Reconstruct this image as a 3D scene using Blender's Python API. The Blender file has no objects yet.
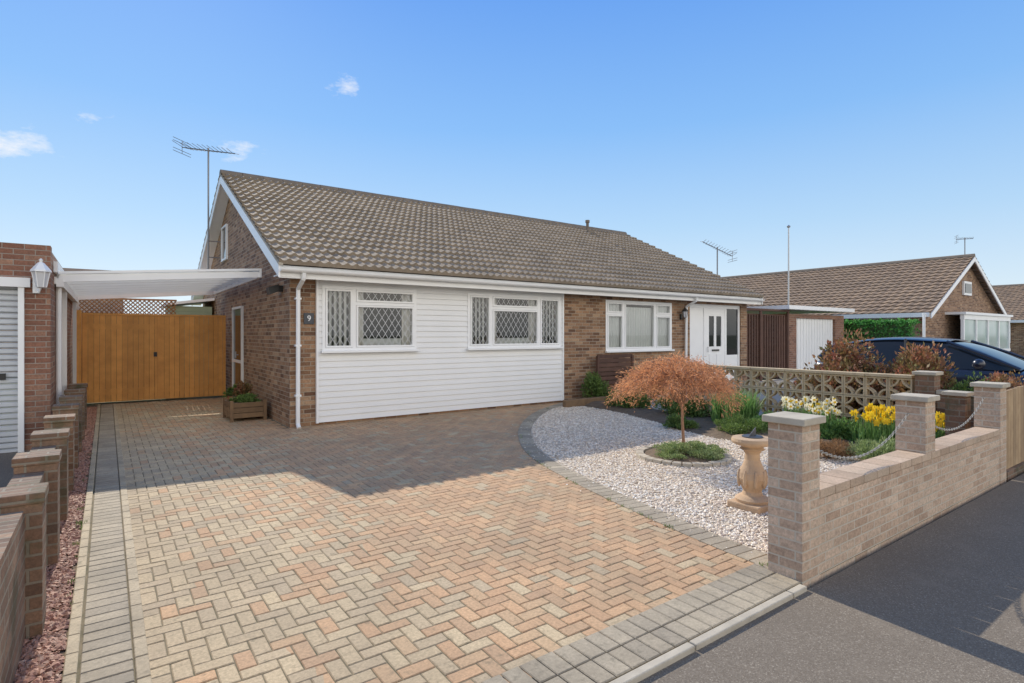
import bpy, bmesh, math, random
import numpy as np
from mathutils import Vector, Matrix
random.seed(7); rng = np.random.default_rng(7)
C = bpy.context.scene.collection
R = math.radians

# ------------------------------------------------------------------ materials
def nm(name):
    m = bpy.data.materials.new(name); m.use_nodes = True
    nt = m.node_tree; b = nt.nodes['Principled BSDF']
    return m, nt, b
def nd(nt, t, **k):
    n = nt.nodes.new(t)
    for a, v in k.items(): setattr(n, a, v)
    return n
def lk(nt, a, b): nt.links.new(a, b)
def val(nt, s, v):
    if isinstance(v, bpy.types.NodeSocket): nt.links.new(v, s)
    else: s.default_value = v
def mth(nt, op, a, b=0.0, c=None):
    n = nd(nt, 'ShaderNodeMath', operation=op); val(nt, n.inputs[0], a); val(nt, n.inputs[1], b)
    if c is not None: val(nt, n.inputs[2], c)
    return n.outputs[0]
def col(c): return (c[0], c[1], c[2], 1)
def mix(nt, f, a, b, blend='MIX'):
    n = nd(nt, 'ShaderNodeMixRGB', blend_type=blend); val(nt, n.inputs[0], f)
    val(nt, n.inputs[1], col(a) if isinstance(a, tuple) else a); val(nt, n.inputs[2], col(b) if isinstance(b, tuple) else b)
    return n.outputs[0]
def pos(nt): return nd(nt, 'ShaderNodeNewGeometry')
def noise(nt, vec, scale, detail=4, rough=.55):
    n = nd(nt, 'ShaderNodeTexNoise'); lk(nt, vec, n.inputs['Vector'])
    n.inputs['Scale'].default_value = scale; n.inputs['Detail'].default_value = detail; n.inputs['Roughness'].default_value = rough
    return n.outputs['Fac']
def mr(nt, v, a, b, c=0.0, d=1.0):
    n = nd(nt, 'ShaderNodeMapRange'); val(nt, n.inputs[0], v)
    for i, x in zip((1, 2, 3, 4), (a, b, c, d)): n.inputs[i].default_value = x
    return n.outputs[0]
def bump(nt, bs, h, strength=.3, dist=.01):
    n = nd(nt, 'ShaderNodeBump'); n.inputs['Strength'].default_value = strength; n.inputs['Distance'].default_value = dist
    val(nt, n.inputs['Height'], h); lk(nt, n.outputs[0], bs.inputs['Normal'])
def ramp(nt, v, stops, const=False):
    n = nd(nt, 'ShaderNodeValToRGB'); lk(nt, v, n.inputs[0]); cr = n.color_ramp
    if const: cr.interpolation = 'CONSTANT'
    while len(cr.elements) < len(stops): cr.elements.new(.5)
    for e, (p, c) in zip(cr.elements, stops): e.position = p; e.color = col(c)
    return n.outputs[0]
def nd_comb(nt, v):
    n = nd(nt, 'ShaderNodeCombineColor')
    for i in range(3): lk(nt, v, n.inputs[i])
    return n.outputs[0]
def M(name, c1, c2=None, ns=6, rough=.7, bs=0, bd=.005, bstr=.4, island=0, metal=0, spec=.5, grime=0):
    m, nt, b = nm(name); g = pos(nt); c2 = c2 or c1
    f = mr(nt, noise(nt, g.outputs['Position'], ns), .3, .7)
    c = mix(nt, f, c1, c2)
    if island:
        v = mr(nt, g.outputs['Random Per Island'], 0, 1, 1 - island, 1 + island)
        c = mix(nt, 1.0, c, nd_comb(nt, v), 'MULTIPLY')
    if grime:
        gz = mr(nt, noise(nt, g.outputs['Position'], 1.3, 6, .65), .4, .75)
        c = mix(nt, mth(nt, 'MULTIPLY', gz, grime), c, (.12, .11, .09))
    lk(nt, c, b.inputs['Base Color']); b.inputs['Roughness'].default_value = rough
    b.inputs['Metallic'].default_value = metal; b.inputs['Specular IOR Level'].default_value = spec
    if bs: bump(nt, b, noise(nt, g.outputs['Position'], bs, 5), bstr, bd)
    return m
def brick_mat(name, stops, mortar, mortar_size=.010, grime=.35, moss=0, bw=.225, bh=.075):
    m, nt, b = nm(name); g = pos(nt)
    s = nd(nt, 'ShaderNodeSeparateXYZ'); lk(nt, g.outputs['Position'], s.inputs[0])
    n = nd(nt, 'ShaderNodeSeparateXYZ'); lk(nt, g.outputs['True Normal'], n.inputs[0])
    isx = mth(nt, 'GREATER_THAN', mth(nt, 'ABSOLUTE', n.outputs[0]), .6)
    isz = mth(nt, 'GREATER_THAN', mth(nt, 'ABSOLUTE', n.outputs[2]), .6)
    def sel(f, a, c): return mth(nt, 'ADD', mth(nt, 'MULTIPLY', f, c), mth(nt, 'MULTIPLY', mth(nt, 'SUBTRACT', 1.0, f), a))
    u = sel(isx, s.outputs[0], s.outputs[1]); v = sel(isz, s.outputs[2], s.outputs[1])
    cb = nd(nt, 'ShaderNodeCombineXYZ'); lk(nt, u, cb.inputs[0]); lk(nt, v, cb.inputs[1])
    bt = nd(nt, 'ShaderNodeTexBrick'); lk(nt, cb.outputs[0], bt.inputs['Vector'])
    bt.inputs['Scale'].default_value = 1; bt.inputs['Brick Width'].default_value = bw; bt.inputs['Row Height'].default_value = bh
    bt.inputs['Mortar Size'].default_value = mortar_size / 2 * 1.1; bt.inputs['Mortar Smooth'].default_value = .15
    bt.inputs['Color1'].default_value = (0, 0, 0, 1); bt.inputs['Color2'].default_value = (1, 1, 1, 1); bt.inputs['Mortar'].default_value = (.5, .5, .5, 1)
    tint = nd(nt, 'ShaderNodeSeparateColor'); lk(nt, bt.outputs['Color'], tint.inputs[0])
    c = ramp(nt, tint.outputs[0], stops)
    fine = noise(nt, g.outputs['Position'], 45, 5, .7)
    c = mix(nt, 1.0, c, nd_comb(nt, mr(nt, fine, .25, .75, .6, 1.35)), 'MULTIPLY')
    c = mix(nt, bt.outputs['Fac'], c, mortar)
    gr = mr(nt, noise(nt, g.outputs['Position'], 1.1, 6, .65), .42, .75, 0, grime)
    c = mix(nt, gr, c, (.09, .08, .065))
    if moss:
        mo = mr(nt, noise(nt, g.outputs['Position'], 5, 5, .6), .52, .66, 0, moss)
        c = mix(nt, mo, c, (.05, .06, .025))
    lk(nt, c, b.inputs['Base Color']); b.inputs['Roughness'].default_value = .88
    h = mth(nt, 'ADD', mth(nt, 'MULTIPLY', mth(nt, 'SUBTRACT', 1.0, bt.outputs['Fac']), 1.0), mth(nt, 'MULTIPLY', fine, .5))
    bump(nt, b, h, .7, .007)
    return m

MT = {}
MT['brick'] = brick_mat('house_brick', [(0, (.14, .07, .04)), (.35, (.29, .16, .085)), (.6, (.40, .235, .135)), (.8, (.20, .105, .062)), (1, (.46, .30, .18))], (.38, .32, .24), grime=.2, bw=.215, bh=.07)
MT['brick_buff'] = brick_mat('garden_wall_brick', [(0, (.50, .355, .25)), (.3, (.60, .445, .325)), (.6, (.43, .295, .205)), (.8, (.63, .48, .355)), (1, (.53, .375, .265))], (.56, .49, .39), grime=.3, mortar_size=.010, bw=.205, bh=.060)
MT['brick_old'] = brick_mat('weathered_wall_brick', [(0, (.12, .065, .040)), (.4, (.23, .13, .078)), (.7, (.165, .09, .055)), (1, (.30, .185, .115))], (.24, .20, .15), grime=.6, moss=.6, bw=.21, bh=.068, mortar_size=.013)
MT['brick_red'] = brick_mat('garage_brick', [(0, (.17, .075, .05)), (.4, (.30, .14, .088)), (.7, (.24, .11, .07)), (1, (.36, .20, .13))], (.34, .29, .24), bw=.215, bh=.07)
MT['white'] = M('white_upvc', (.87, .87, .86), (.83, .83, .82), 3, .32)
MT['whitewall'] = M('white_painted_cladding', (.80, .80, .79), (.76, .76, .75), 1.5, .4, bs=30, bd=.001)
MT['black'] = M('black_metal', (.02, .02, .02), rough=.4)
MT['slate'] = M('slate', (.05, .055, .065), (.07, .075, .085), 20, .5, bs=60)
MT['grey_metal'] = M('aluminium', (.45, .45, .46), rough=.35, metal=.8)
MT['zinc'] = M('garage_door_paint', (.55, .57, .59), (.50, .52, .54), 3, .4)
MT['concrete'] = M('concrete', (.54, .48, .38), (.42, .37, .29), 9, .9, bs=80, bd=.004, grime=.3)
MT['breeze'] = M('screen_block_concrete', (.60, .48, .31), (.46, .36, .225), 7, .92, bs=90, bd=.003, grime=.3)
MT['stone'] = M('reconstituted_stone', (.58, .40, .24), (.46, .31, .19), 10, .85, bs=70, bd=.004, grime=.3)
MT['gate'] = M('orange_stained_timber', (.80, .38, .095), (.64, .29, .07), 5, .55, island=.14, bs=40, bd=.002)
MT['trellis'] = M('trellis_timber', (.40, .22, .10), (.30, .17, .08), 8, .8, island=.1)
MT['fence'] = M('weathered_fence', (.40, .28, .16), (.30, .20, .11), 6, .85, island=.2, bs=50, bd=.002)
MT['darkfence'] = M('dark_brown_fence', (.12, .06, .04), (.085, .043, .03), 6, .8, island=.2)
MT['planter'] = M('planter_timber', (.26, .16, .08), (.18, .11, .06), 8, .8, island=.2)
MT['terracotta'] = M('terracotta', (.36, .15, .08), (.28, .12, .07), 8, .8)
MT['green_shed'] = M('green_shed_paint', (.34, .42, .30), (.30, .37, .26), 4, .7, island=.08)
MT['soil'] = M('soil', (.13, .09, .058), (.19, .135, .085), 12, .95, bs=25, bd=.03, bstr=.8)
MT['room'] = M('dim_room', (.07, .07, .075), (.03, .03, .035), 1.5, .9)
MT['net'] = M('net_curtain', (.88, .88, .87), (.78, .78, .78), 3, .9)
MT['blind'] = M('vertical_blind', (.78, .77, .74), (.70, .69, .67), 3, .8, island=.12)
MT['curtain'] = M('curtain_fabric', (.80, .77, .72), (.68, .64, .6), 3, .9)
MT['lead'] = M('lead_strip', (.66, .67, .68), rough=.5)
MT['rubber'] = M('rubber', (.02, .02, .02), (.03, .03, .03), 10, .8)
MT['bark'] = M('bark', (.16, .11, .07), (.09, .065, .045), 20, .9, bs=40)
MT['twig'] = M('reddish_twig', (.36, .20, .12), (.25, .14, .09), 20, .8)
MT['chain'] = M('dull_chain_metal', (.42, .41, .38), (.30, .29, .26), 30, .5, metal=.3)
MT['yagi'] = M('aerial_metal', (.22, .225, .24), rough=.4, metal=.4)
MT['ridge'] = M('ridge_tile', (.25, .20, .155), (.17, .14, .11), 5, .9, bs=60, grime=.3)

def leafm(name, a, b, island=.35, ns=9, trans=.3, rough=.6):
    m, nt, bs = nm(name); g = pos(nt)
    c = mix(nt, mr(nt, noise(nt, g.outputs['Position'], ns, 3), .35, .65), a, b)
    c = mix(nt, 1.0, c, nd_comb(nt, mr(nt, g.outputs['Random Per Island'], 0, 1, 1 - island, 1 + island)), 'MULTIPLY')
    lk(nt, c, bs.inputs['Base Color']); bs.inputs['Roughness'].default_value = rough
    tr = nd(nt, 'ShaderNodeBsdfTranslucent'); lk(nt, c, tr.inputs[0])
    ms = nd(nt, 'ShaderNodeMixShader'); ms.inputs[0].default_value = trans
    lk(nt, bs.outputs[0], ms.inputs[1]); lk(nt, tr.outputs[0], ms.inputs[2])
    lk(nt, ms.outputs[0], nt.nodes['Material Output'].inputs[0])
    return m
MT['acer'] = leafm('acer_leaf', (.74, .38, .185), (.56, .26, .125), .38, trans=.4)
MT['green'] = leafm('green_leaf', (.10, .17, .04), (.17, .25, .06))
MT['daff'] = leafm('daffodil_leaf', (.13, .27, .07), (.20, .34, .10), .25)
MT['greygreen'] = leafm('grey_green_leaf', (.22, .31, .11), (.32, .38, .17))
MT['redleaf'] = leafm('red_brown_leaf', (.36, .13, .08), (.18, .17, .055), ns=5)
MT['brownleaf'] = leafm('brown_twiggy_leaf', (.34, .19, .09), (.22, .13, .06))
MT['hedge'] = leafm('bright_hedge_leaf', (.06, .24, .04), (.10, .30, .06), .3)
MT['darkgreen'] = leafm('dark_green_leaf', (.05, .10, .03), (.10, .15, .04))
MT['yellow'] = leafm('yellow_petal', (.90, .66, .02), (.86, .56, .02), .1)
MT['cream'] = leafm('cream_petal', (.86, .83, .60), (.88, .86, .72), .1)

def glass_mat():
    m, nt, b = nm('window_glass'); nt.nodes.remove(b)
    fr = nd(nt, 'ShaderNodeFresnel'); fr.inputs[0].default_value = 1.55
    tr = nd(nt, 'ShaderNodeBsdfTransparent'); tr.inputs[0].default_value = (.88, .91, .91, 1)
    gl = nd(nt, 'ShaderNodeBsdfGlossy'); gl.inputs['Roughness'].default_value = .01
    ms = nd(nt, 'ShaderNodeMixShader'); lk(nt, mth(nt, 'ADD', mth(nt, 'MULTIPLY', fr.outputs[0], 1.2), .02), ms.inputs[0])
    lk(nt, tr.outputs[0], ms.inputs[1]); lk(nt, gl.outputs[0], ms.inputs[2]); lk(nt, ms.outputs[0], nt.nodes['Material Output'].inputs[0])
    return m
MT['glass'] = glass_mat()
def canopy_mat():
    m, nt, b = nm('translucent_polycarbonate'); nt.nodes.remove(b)
    tl = nd(nt, 'ShaderNodeBsdfTranslucent'); tl.inputs[0].default_value = (.88, .88, .86, 1)
    df = nd(nt, 'ShaderNodeBsdfDiffuse'); df.inputs[0].default_value = (.65, .66, .66, 1)
    tp = nd(nt, 'ShaderNodeBsdfTransparent'); tp.inputs[0].default_value = (.9, .9, .9, 1)
    a = nd(nt, 'ShaderNodeMixShader'); a.inputs[0].default_value = .2; lk(nt, tl.outputs[0], a.inputs[1]); lk(nt, df.outputs[0], a.inputs[2])
    c = nd(nt, 'ShaderNodeMixShader'); c.inputs[0].default_value = .22; lk(nt, a.outputs[0], c.inputs[1]); lk(nt, tp.outputs[0], c.inputs[2])
    lk(nt, c.outputs[0], nt.nodes['Material Output'].inputs[0]); return m
MT['canopy'] = canopy_mat()
def paint_mat(name, c):
    m, nt, b = nm(name)
    b.inputs['Base Color'].default_value = col(c); b.inputs['Roughness'].default_value = .3; b.inputs['Coat Weight'].default_value = .5; b.inputs['Coat Roughness'].default_value = .05
    b.inputs['Metallic'].default_value = 0; return m
MT['navy'] = paint_mat('navy_car_paint', (.010, .014, .030))
MT['carglass'] = M('car_glass', (.02, .022, .025), rough=.03, spec=.4)
MT['lamp'] = M('lamp_lens', (.6, .6, .62), rough=.08)

def tile_mat(name, a, b_, sx, sy, swap=False, g1=(.13, .11, .09)):
    m, nt, b = nm(name); g = pos(nt)
    s = nd(nt, 'ShaderNodeSeparateXYZ'); lk(nt, g.outputs['Position'], s.inputs[0])
    x, y = (s.outputs[1], s.outputs[0]) if swap else (s.outputs[0], s.outputs[1])
    cb = nd(nt, 'ShaderNodeCombineXYZ'); lk(nt, mth(nt, 'FLOOR', mth(nt, 'DIVIDE', x, sx)), cb.inputs[0]); lk(nt, mth(nt, 'FLOOR', mth(nt, 'DIVIDE', y, sy)), cb.inputs[1])
    w = nd(nt, 'ShaderNodeTexWhiteNoise'); lk(nt, cb.outputs[0], w.inputs['Vector'])
    c = mix(nt, w.outputs['Value'], a, b_)
    c = mix(nt, mr(nt, noise(nt, g.outputs['Position'], .9, 6, .65), .4, .7, 0, .25), c, g1)
    c = mix(nt, mr(nt, noise(nt, g.outputs['Position'], 26, 5, .65), .57, .68, 0, .4), c, (.42, .385, .31))
    c = mix(nt, mr(nt, noise(nt, g.outputs['Position'], 37, 4, .65), .60, .70, 0, .5), c, (.08, .07, .055))
    lk(nt, c, b.inputs['Base Color']); b.inputs['Roughness'].default_value = .9
    bump(nt, b, noise(nt, g.outputs['Position'], 70, 4), .4, .005)
    return m
MT['tile'] = tile_mat('concrete_roof_tile', (.345, .275, .200), (.26, .208, .152), .3, .3)
MT['tile_far'] = tile_mat('brown_roof_tile', (.31, .215, .14), (.225, .155, .105), .3, .3, True)

def asphalt():
    m, nt, b = nm('asphalt'); g = pos(nt)
    v = nd(nt, 'ShaderNodeTexVoronoi'); lk(nt, g.outputs['Position'], v.inputs['Vector']); v.inputs['Scale'].default_value = 170
    sc = nd(nt, 'ShaderNodeSeparateColor'); lk(nt, v.outputs['Color'], sc.inputs[0])
    c = ramp(nt, sc.outputs[0], [(0, (.155, .127, .098)), (.5, (.195, .163, .127)), (.88, (.23, .195, .153)), (1, (.34, .295, .235))])
    c = mix(nt, mr(nt, noise(nt, g.outputs['Position'], .8, 6, .6), .4, .7, 0, .5), c, (.15, .124, .097))
    c = mix(nt, mr(nt, noise(nt, g.outputs['Position'], 3.5, 5, .6), .55, .75, 0, .4), c, (.26, .22, .172))
    lk(nt, c, b.inputs['Base Color']); b.inputs['Roughness'].default_value = .94; b.inputs['Specular IOR Level'].default_value = .2
    bump(nt, b, v.outputs['Distance'], .45, .004); return m
MT['asphalt'] = asphalt()
def paver_mat():
    m, nt, b = nm('block_paving'); g = pos(nt); r = g.outputs['Random Per Island']
    s = nd(nt, 'ShaderNodeSeparateXYZ'); lk(nt, g.outputs['Position'], s.inputs[0])
    buff = ramp(nt, r, [(0, (.54, .42, .26)), (.3, (.48, .37, .23)), (.55, (.425, .33, .215)), (.8, (.55, .425, .26)), (1, (.46, .355, .23))])
    red = ramp(nt, r, [(0, (.58, .35, .19)), (.3, (.49, .29, .16)), (.55, (.53, .36, .205)), (.8, (.43, .265, .155)), (1, (.60, .37, .20))])
    r2 = mth(nt, 'FRACT', mth(nt, 'MULTIPLY', r, 57.31))
    gx = mth(nt, 'ADD', s.outputs[0], mth(nt, 'MULTIPLY', noise(nt, g.outputs['Position'], .6, 2), 2.0))
    gr = mr(nt, gx, 1.2, 3.0, .03, .9)
    c = mix(nt, mth(nt, 'MULTIPLY', mth(nt, 'LESS_THAN', r2, gr), .9), buff, red)
    c = mix(nt, 1.0, c, nd_comb(nt, mr(nt, noise(nt, g.outputs['Position'], 60, 5, .7), .25, .75, .66, 1.3)), 'MULTIPLY')
    c = mix(nt, mr(nt, noise(nt, g.outputs['Position'], 1.4, 6, .6), .42, .75, 0, .5), c, (.24, .185, .12))
    c = mix(nt, mr(nt, noise(nt, g.outputs['Position'], 18, 5, .7), .56, .70, 0, .6), c, (.17, .14, .085))
    lk(nt, c, b.inputs['Base Color']); b.inputs['Roughness'].default_value = .9
    bump(nt, b, noise(nt, g.outputs['Position'], 120, 4), .5, .003); return m
MT['paver'] = paver_mat()
def island_ramp(name, stops, rough=.85, fs=70, grime=0):
    m, nt, b = nm(name); g = pos(nt)
    c = ramp(nt, g.outputs['Random Per Island'], stops)
    c = mix(nt, 1.0, c, nd_comb(nt, mr(nt, noise(nt, g.outputs['Position'], fs, 4, .7), .25, .75, .72, 1.22)), 'MULTIPLY')
    if grime: c = mix(nt, mr(nt, noise(nt, g.outputs['Position'], 2.2, 6, .65), .42, .72, 0, grime), c, (.16, .135, .10)); c = mix(nt, mr(nt, noise(nt, g.outputs['Position'], 17, 5, .7), .56, .70, 0, grime), c, (.15, .13, .09))
    lk(nt, c, b.inputs['Base Color']); b.inputs['Roughness'].default_value = rough
    bump(nt, b, noise(nt, g.outputs['Position'], 120, 4), .4, .003); return m
MT['border'] = island_ramp('grey_border_paver', [(0, (.36, .30, .215)), (.5, (.44, .37, .265)), (1, (.31, .262, .195))], grime=.6)
MT['edging'] = island_ramp('pale_edging', [(0, (.54, .44, .29)), (1, (.46, .37, .245))], grime=.6)
MT['gravel'] = island_ramp('pale_gravel_stone', [(0, (.89, .79, .64)), (.2, (.68, .53, .39)), (.4, (.92, .85, .72)), (.65, (.80, .66, .49)), (.87, (.48, .37, .27)), (1, (.94, .88, .77))], .7)
MT['gravelbase'] = M('gravel_bed', (.70, .59, .45), (.50, .42, .32), 45, .9, bs=60, bd=.02, bstr=1)
MT['slatechip'] = island_ramp('plum_slate_chipping', [(0, (.34, .15, .10)), (.5, (.44, .23, .15)), (.8, (.27, .13, .09)), (1, (.52, .33, .23))], .7)
MT['sand'] = M('jointing_sand', (.25, .195, .12), (.11, .10, .055), 7, .95, bs=60)
MT['grass'] = M('rough_grass', (.07, .10, .035), (.11, .13, .05), 2, .95, bs=20, bd=.03)
MT['drive2'] = M('pale_concrete_drive', (.42, .38, .33), (.34, .31, .27), 3, .9, bs=70, grime=.25)

# ------------------------------------------------------------------ mesh builder
class MB:
    def __init__(s): s.v = []; s.f = []
    def add(s, vs, fs):
        o = len(s.v); s.v += [tuple(p) for p in vs]; s.f += [tuple(i + o for i in f) for f in fs]; return s
    def box(s, x0, x1, y0, y1, z0, z1):
        return s.add([(x0,y0,z0),(x1,y0,z0),(x1,y1,z0),(x0,y1,z0),(x0,y0,z1),(x1,y0,z1),(x1,y1,z1),(x0,y1,z1)],
                     [(0,3,2,1),(4,5,6,7),(0,1,5,4),(1,2,6,5),(2,3,7,6),(3,0,4,7)])
    def prism(s, axis, poly, a0, a1):
        n = len(poly)
        def P(p, a):
            return {'x': (a, p[0], p[1]), 'y': (p[0], a, p[1]), 'z': (p[0], p[1], a)}[axis]
        vs = [P(p, a0) for p in poly] + [P(p, a1) for p in poly]
        fs = [tuple(range(n)), tuple(range(2*n-1, n-1, -1))] + [(i, (i+1) % n, n + (i+1) % n, n + i) for i in range(n)]
        return s.add(vs, fs)
    def tube(s, p0, p1, r, n=8, r2=None):
        p0, p1 = Vector(p0), Vector(p1); d = (p1 - p0); r2 = r if r2 is None else r2
        q = d.to_track_quat('Z', 'Y'); vs = []
        for p, rr in ((p0, r), (p1, r2)):
            for i in range(n):
                a = 2*math.pi*i/n; vs.append(p + q @ Vector((math.cos(a)*rr, math.sin(a)*rr, 0)))
        return s.add(vs, [(i, (i+1) % n, n + (i+1) % n, n + i) for i in range(n)] + [tuple(range(n-1, -1, -1)), tuple(range(n, 2*n))])
    def path(s, pts, r, n=6, r2=None):
        r2 = r if r2 is None else r2; k = len(pts) - 1
        for i in range(k): s.tube(pts[i], pts[i+1], r + (r2-r)*i/k, n, r + (r2-r)*(i+1)/k)
        return s
    def lathe(s, cx, cy, prof, n=28):
        vs = []
        for r, z in prof:
            for i in range(n):
                a = 2*math.pi*i/n; vs.append((cx + math.cos(a)*r, cy + math.sin(a)*r, z))
        k = len(prof)
        fs = [(j*n+i, j*n+(i+1) % n, (j+1)*n+(i+1) % n, (j+1)*n+i) for j in range(k-1) for i in range(n)]
        fs += [tuple(range(n-1, -1, -1)), tuple(range((k-1)*n, k*n))]
        return s.add(vs, fs)
    def torus(s, c, R_, r, n=16, m=6, mat=None):
        mat = mat or Matrix.Identity(3); vs = []
        for i in range(n):
            a = 2*math.pi*i/n
            for j in range(m):
                b = 2*math.pi*j/m
                vs.append(Vector(c) + mat @ Vector(((R_[0] + r*math.cos(b))*math.cos(a), (R_[1] + r*math.cos(b))*math.sin(a), r*math.sin(b))))
        return s.add(vs, [(i*m+j, ((i+1) % n)*m+j, ((i+1) % n)*m+(j+1) % m, i*m+(j+1) % m) for i in range(n) for j in range(m)])
    def ball(s, c, r, n=10, m=6):
        prof = [(max(.0005, math.sin(math.pi*k/m))*r, c[2] - math.cos(math.pi*k/m)*r) for k in range(m+1)]
        return s.lathe(c[0], c[1], prof, n)
    def build(s, name, mat, parent=None, smooth=False, bevel=0, fix=True):
        return mkobj(name, s.v, s.f, mat, parent, smooth, bevel, fix)
def wloc(o):
    l = Vector((0, 0, 0))
    while o is not None: l += o.location; o = o.parent
    return l
def mkobj(name, v, f, mat, parent=None, smooth=False, bevel=0, fix=False):
    off = wloc(parent) if parent else Vector((0, 0, 0))
    if parent: v = [(p[0]-off.x, p[1]-off.y, p[2]-off.z) for p in v]
    me = bpy.data.meshes.new(name); me.from_pydata(v, [], f)
    if fix:
        bm = bmesh.new(); bm.from_mesh(me); bmesh.ops.recalc_face_normals(bm, faces=bm.faces); bm.to_mesh(me); bm.free()
    me.materials.append(mat if not isinstance(mat, str) else MT[mat])
    if smooth:
        for p in me.polygons: p.use_smooth = True
    o = bpy.data.objects.new(name, me); C.objects.link(o)
    if parent: o.parent = parent
    if bevel:
        b = o.modifiers.new('Bevel', 'BEVEL'); b.width = bevel; b.segments = 2; b.limit_method = 'ANGLE'
    return o
def thing(name, label, cat, loc=(0, 0, 0), group=None):
    o = bpy.data.objects.new(name, None); C.objects.link(o); o.location = loc; o.empty_display_size = .1
    return tag(o, label, cat, group)
def tag(o, label, cat, group=None):
    o['label'] = label; o['category'] = cat
    if group: o['group'] = group
    return o
def struct(o): o['kind'] = 'structure'; return o
def stuff(o, label, cat): o['kind'] = 'stuff'; return tag(o, label, cat)

def walls(mb, x0, x1, z0, z1, y0, y1, holes):
    xs = sorted({x0, x1} | {h[0] for h in holes} | {h[1] for h in holes}); zs = sorted({z0, z1} | {h[2] for h in holes} | {h[3] for h in holes})
    for i in range(len(xs)-1):
        for j in range(len(zs)-1):
            cx, cz = (xs[i]+xs[i+1])/2, (zs[j]+zs[j+1])/2
            if any(h[0] < cx < h[1] and h[2] < cz < h[3] for h in holes): continue
            mb.box(xs[i], xs[i+1], y0, y1, zs[j], zs[j+1])
    return mb

def tiles(name, mat, parent, P0, U, S, LU, LS, per=.15, course=.31, amp=.038, smp=8, th_=.045):
    P0, U, S = np.array(P0, float), np.array(U, float), np.array(S, float)
    N = np.cross(U, S); N /= np.linalg.norm(N)
    if N[2] < 0: N = -N
    n = int(round(LS/course)); nx = int(LU/per*smp)+1
    xs = np.linspace(0, LU, nx); h = amp*(.5+.5*np.cos(2*np.pi*xs/per))**1.5
    V = []; F = []
    for k in range(n):
        s0, s1 = LS*k/n, LS*(k+1)/n + .01
        wob = .002*np.sin(xs*1.7 + k*2.1)
        t = np.floor(xs/(2*per)).astype(int); rr = rng.uniform(-.003, .004, t.max()+1)[t]; ds = rng.uniform(-.004, .004, t.max()+1)[t]
        for s, hh in ((s0+ds*0, -.01 + 0*h), (s0+ds, th_ + h + wob + rr), (s1+ds*0, .002 + h*.8 + wob + rr*.2)):
            s = s*np.ones_like(xs)
            V.append(P0[None] + xs[:, None]*U + s[:, None]*S + hh[:, None]*N)
        b = 3*k*nx
        for r in (0, 1):
            a = b + r*nx
            F += [(a+i, a+i+1, a+nx+i+1, a+nx+i) for i in range(nx-1)]
    V = np.concatenate(V)
    return mkobj(name, V.tolist(), F, mat, parent)

# ------------------------------------------------------------------ window
def lattice(mb, x0, x1, z0, z1, y, sx=.062, sz=.094, w=.0042):
    k = sz/sx
    for sg in (1, -1):
        lo = min(z0 - sg*k*x0, z0 - sg*k*x1); hi = max(z1 - sg*k*x0, z1 - sg*k*x1)
        c = math.floor(lo/(2*sz))*2*sz
        while c < hi:
            pts = []
            for x in (x0, x1):
                z = sg*k*x + c
                if z0 <= z <= z1: pts.append((x, z))
            for z in (z0, z1):
                x = (z-c)/(sg*k)
                if x0 < x < x1: pts.append((x, z))
            if len(pts) >= 2:
                a, b = pts[0], pts[1]
                L = math.hypot(b[0]-a[0], b[1]-a[1])
                if L > .02:
                    nx_, nz_ = -(b[1]-a[1])/L*w, (b[0]-a[0])/L*w
                    mb.add([(a[0]+nx_, y, a[1]+nz_), (b[0]+nx_, y, b[1]+nz_), (b[0]-nx_, y, b[1]-nz_), (a[0]-nx_, y, a[1]-nz_)], [(0, 1, 2, 3)])
            c += 2*sz
def wavy(mb, x0, x1, z0, z1, y, per=.09, amp=.02):
    n = int((x1-x0)/per*6)+2; xs = np.linspace(x0, x1, n)
    vs = [(x, y+amp*math.sin(2*math.pi*x/per), z) for z in (z0, z1) for x in xs]
    mb.add(vs, [(i, i+1, n+i+1, n+i) for i in range(n-1)])
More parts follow.
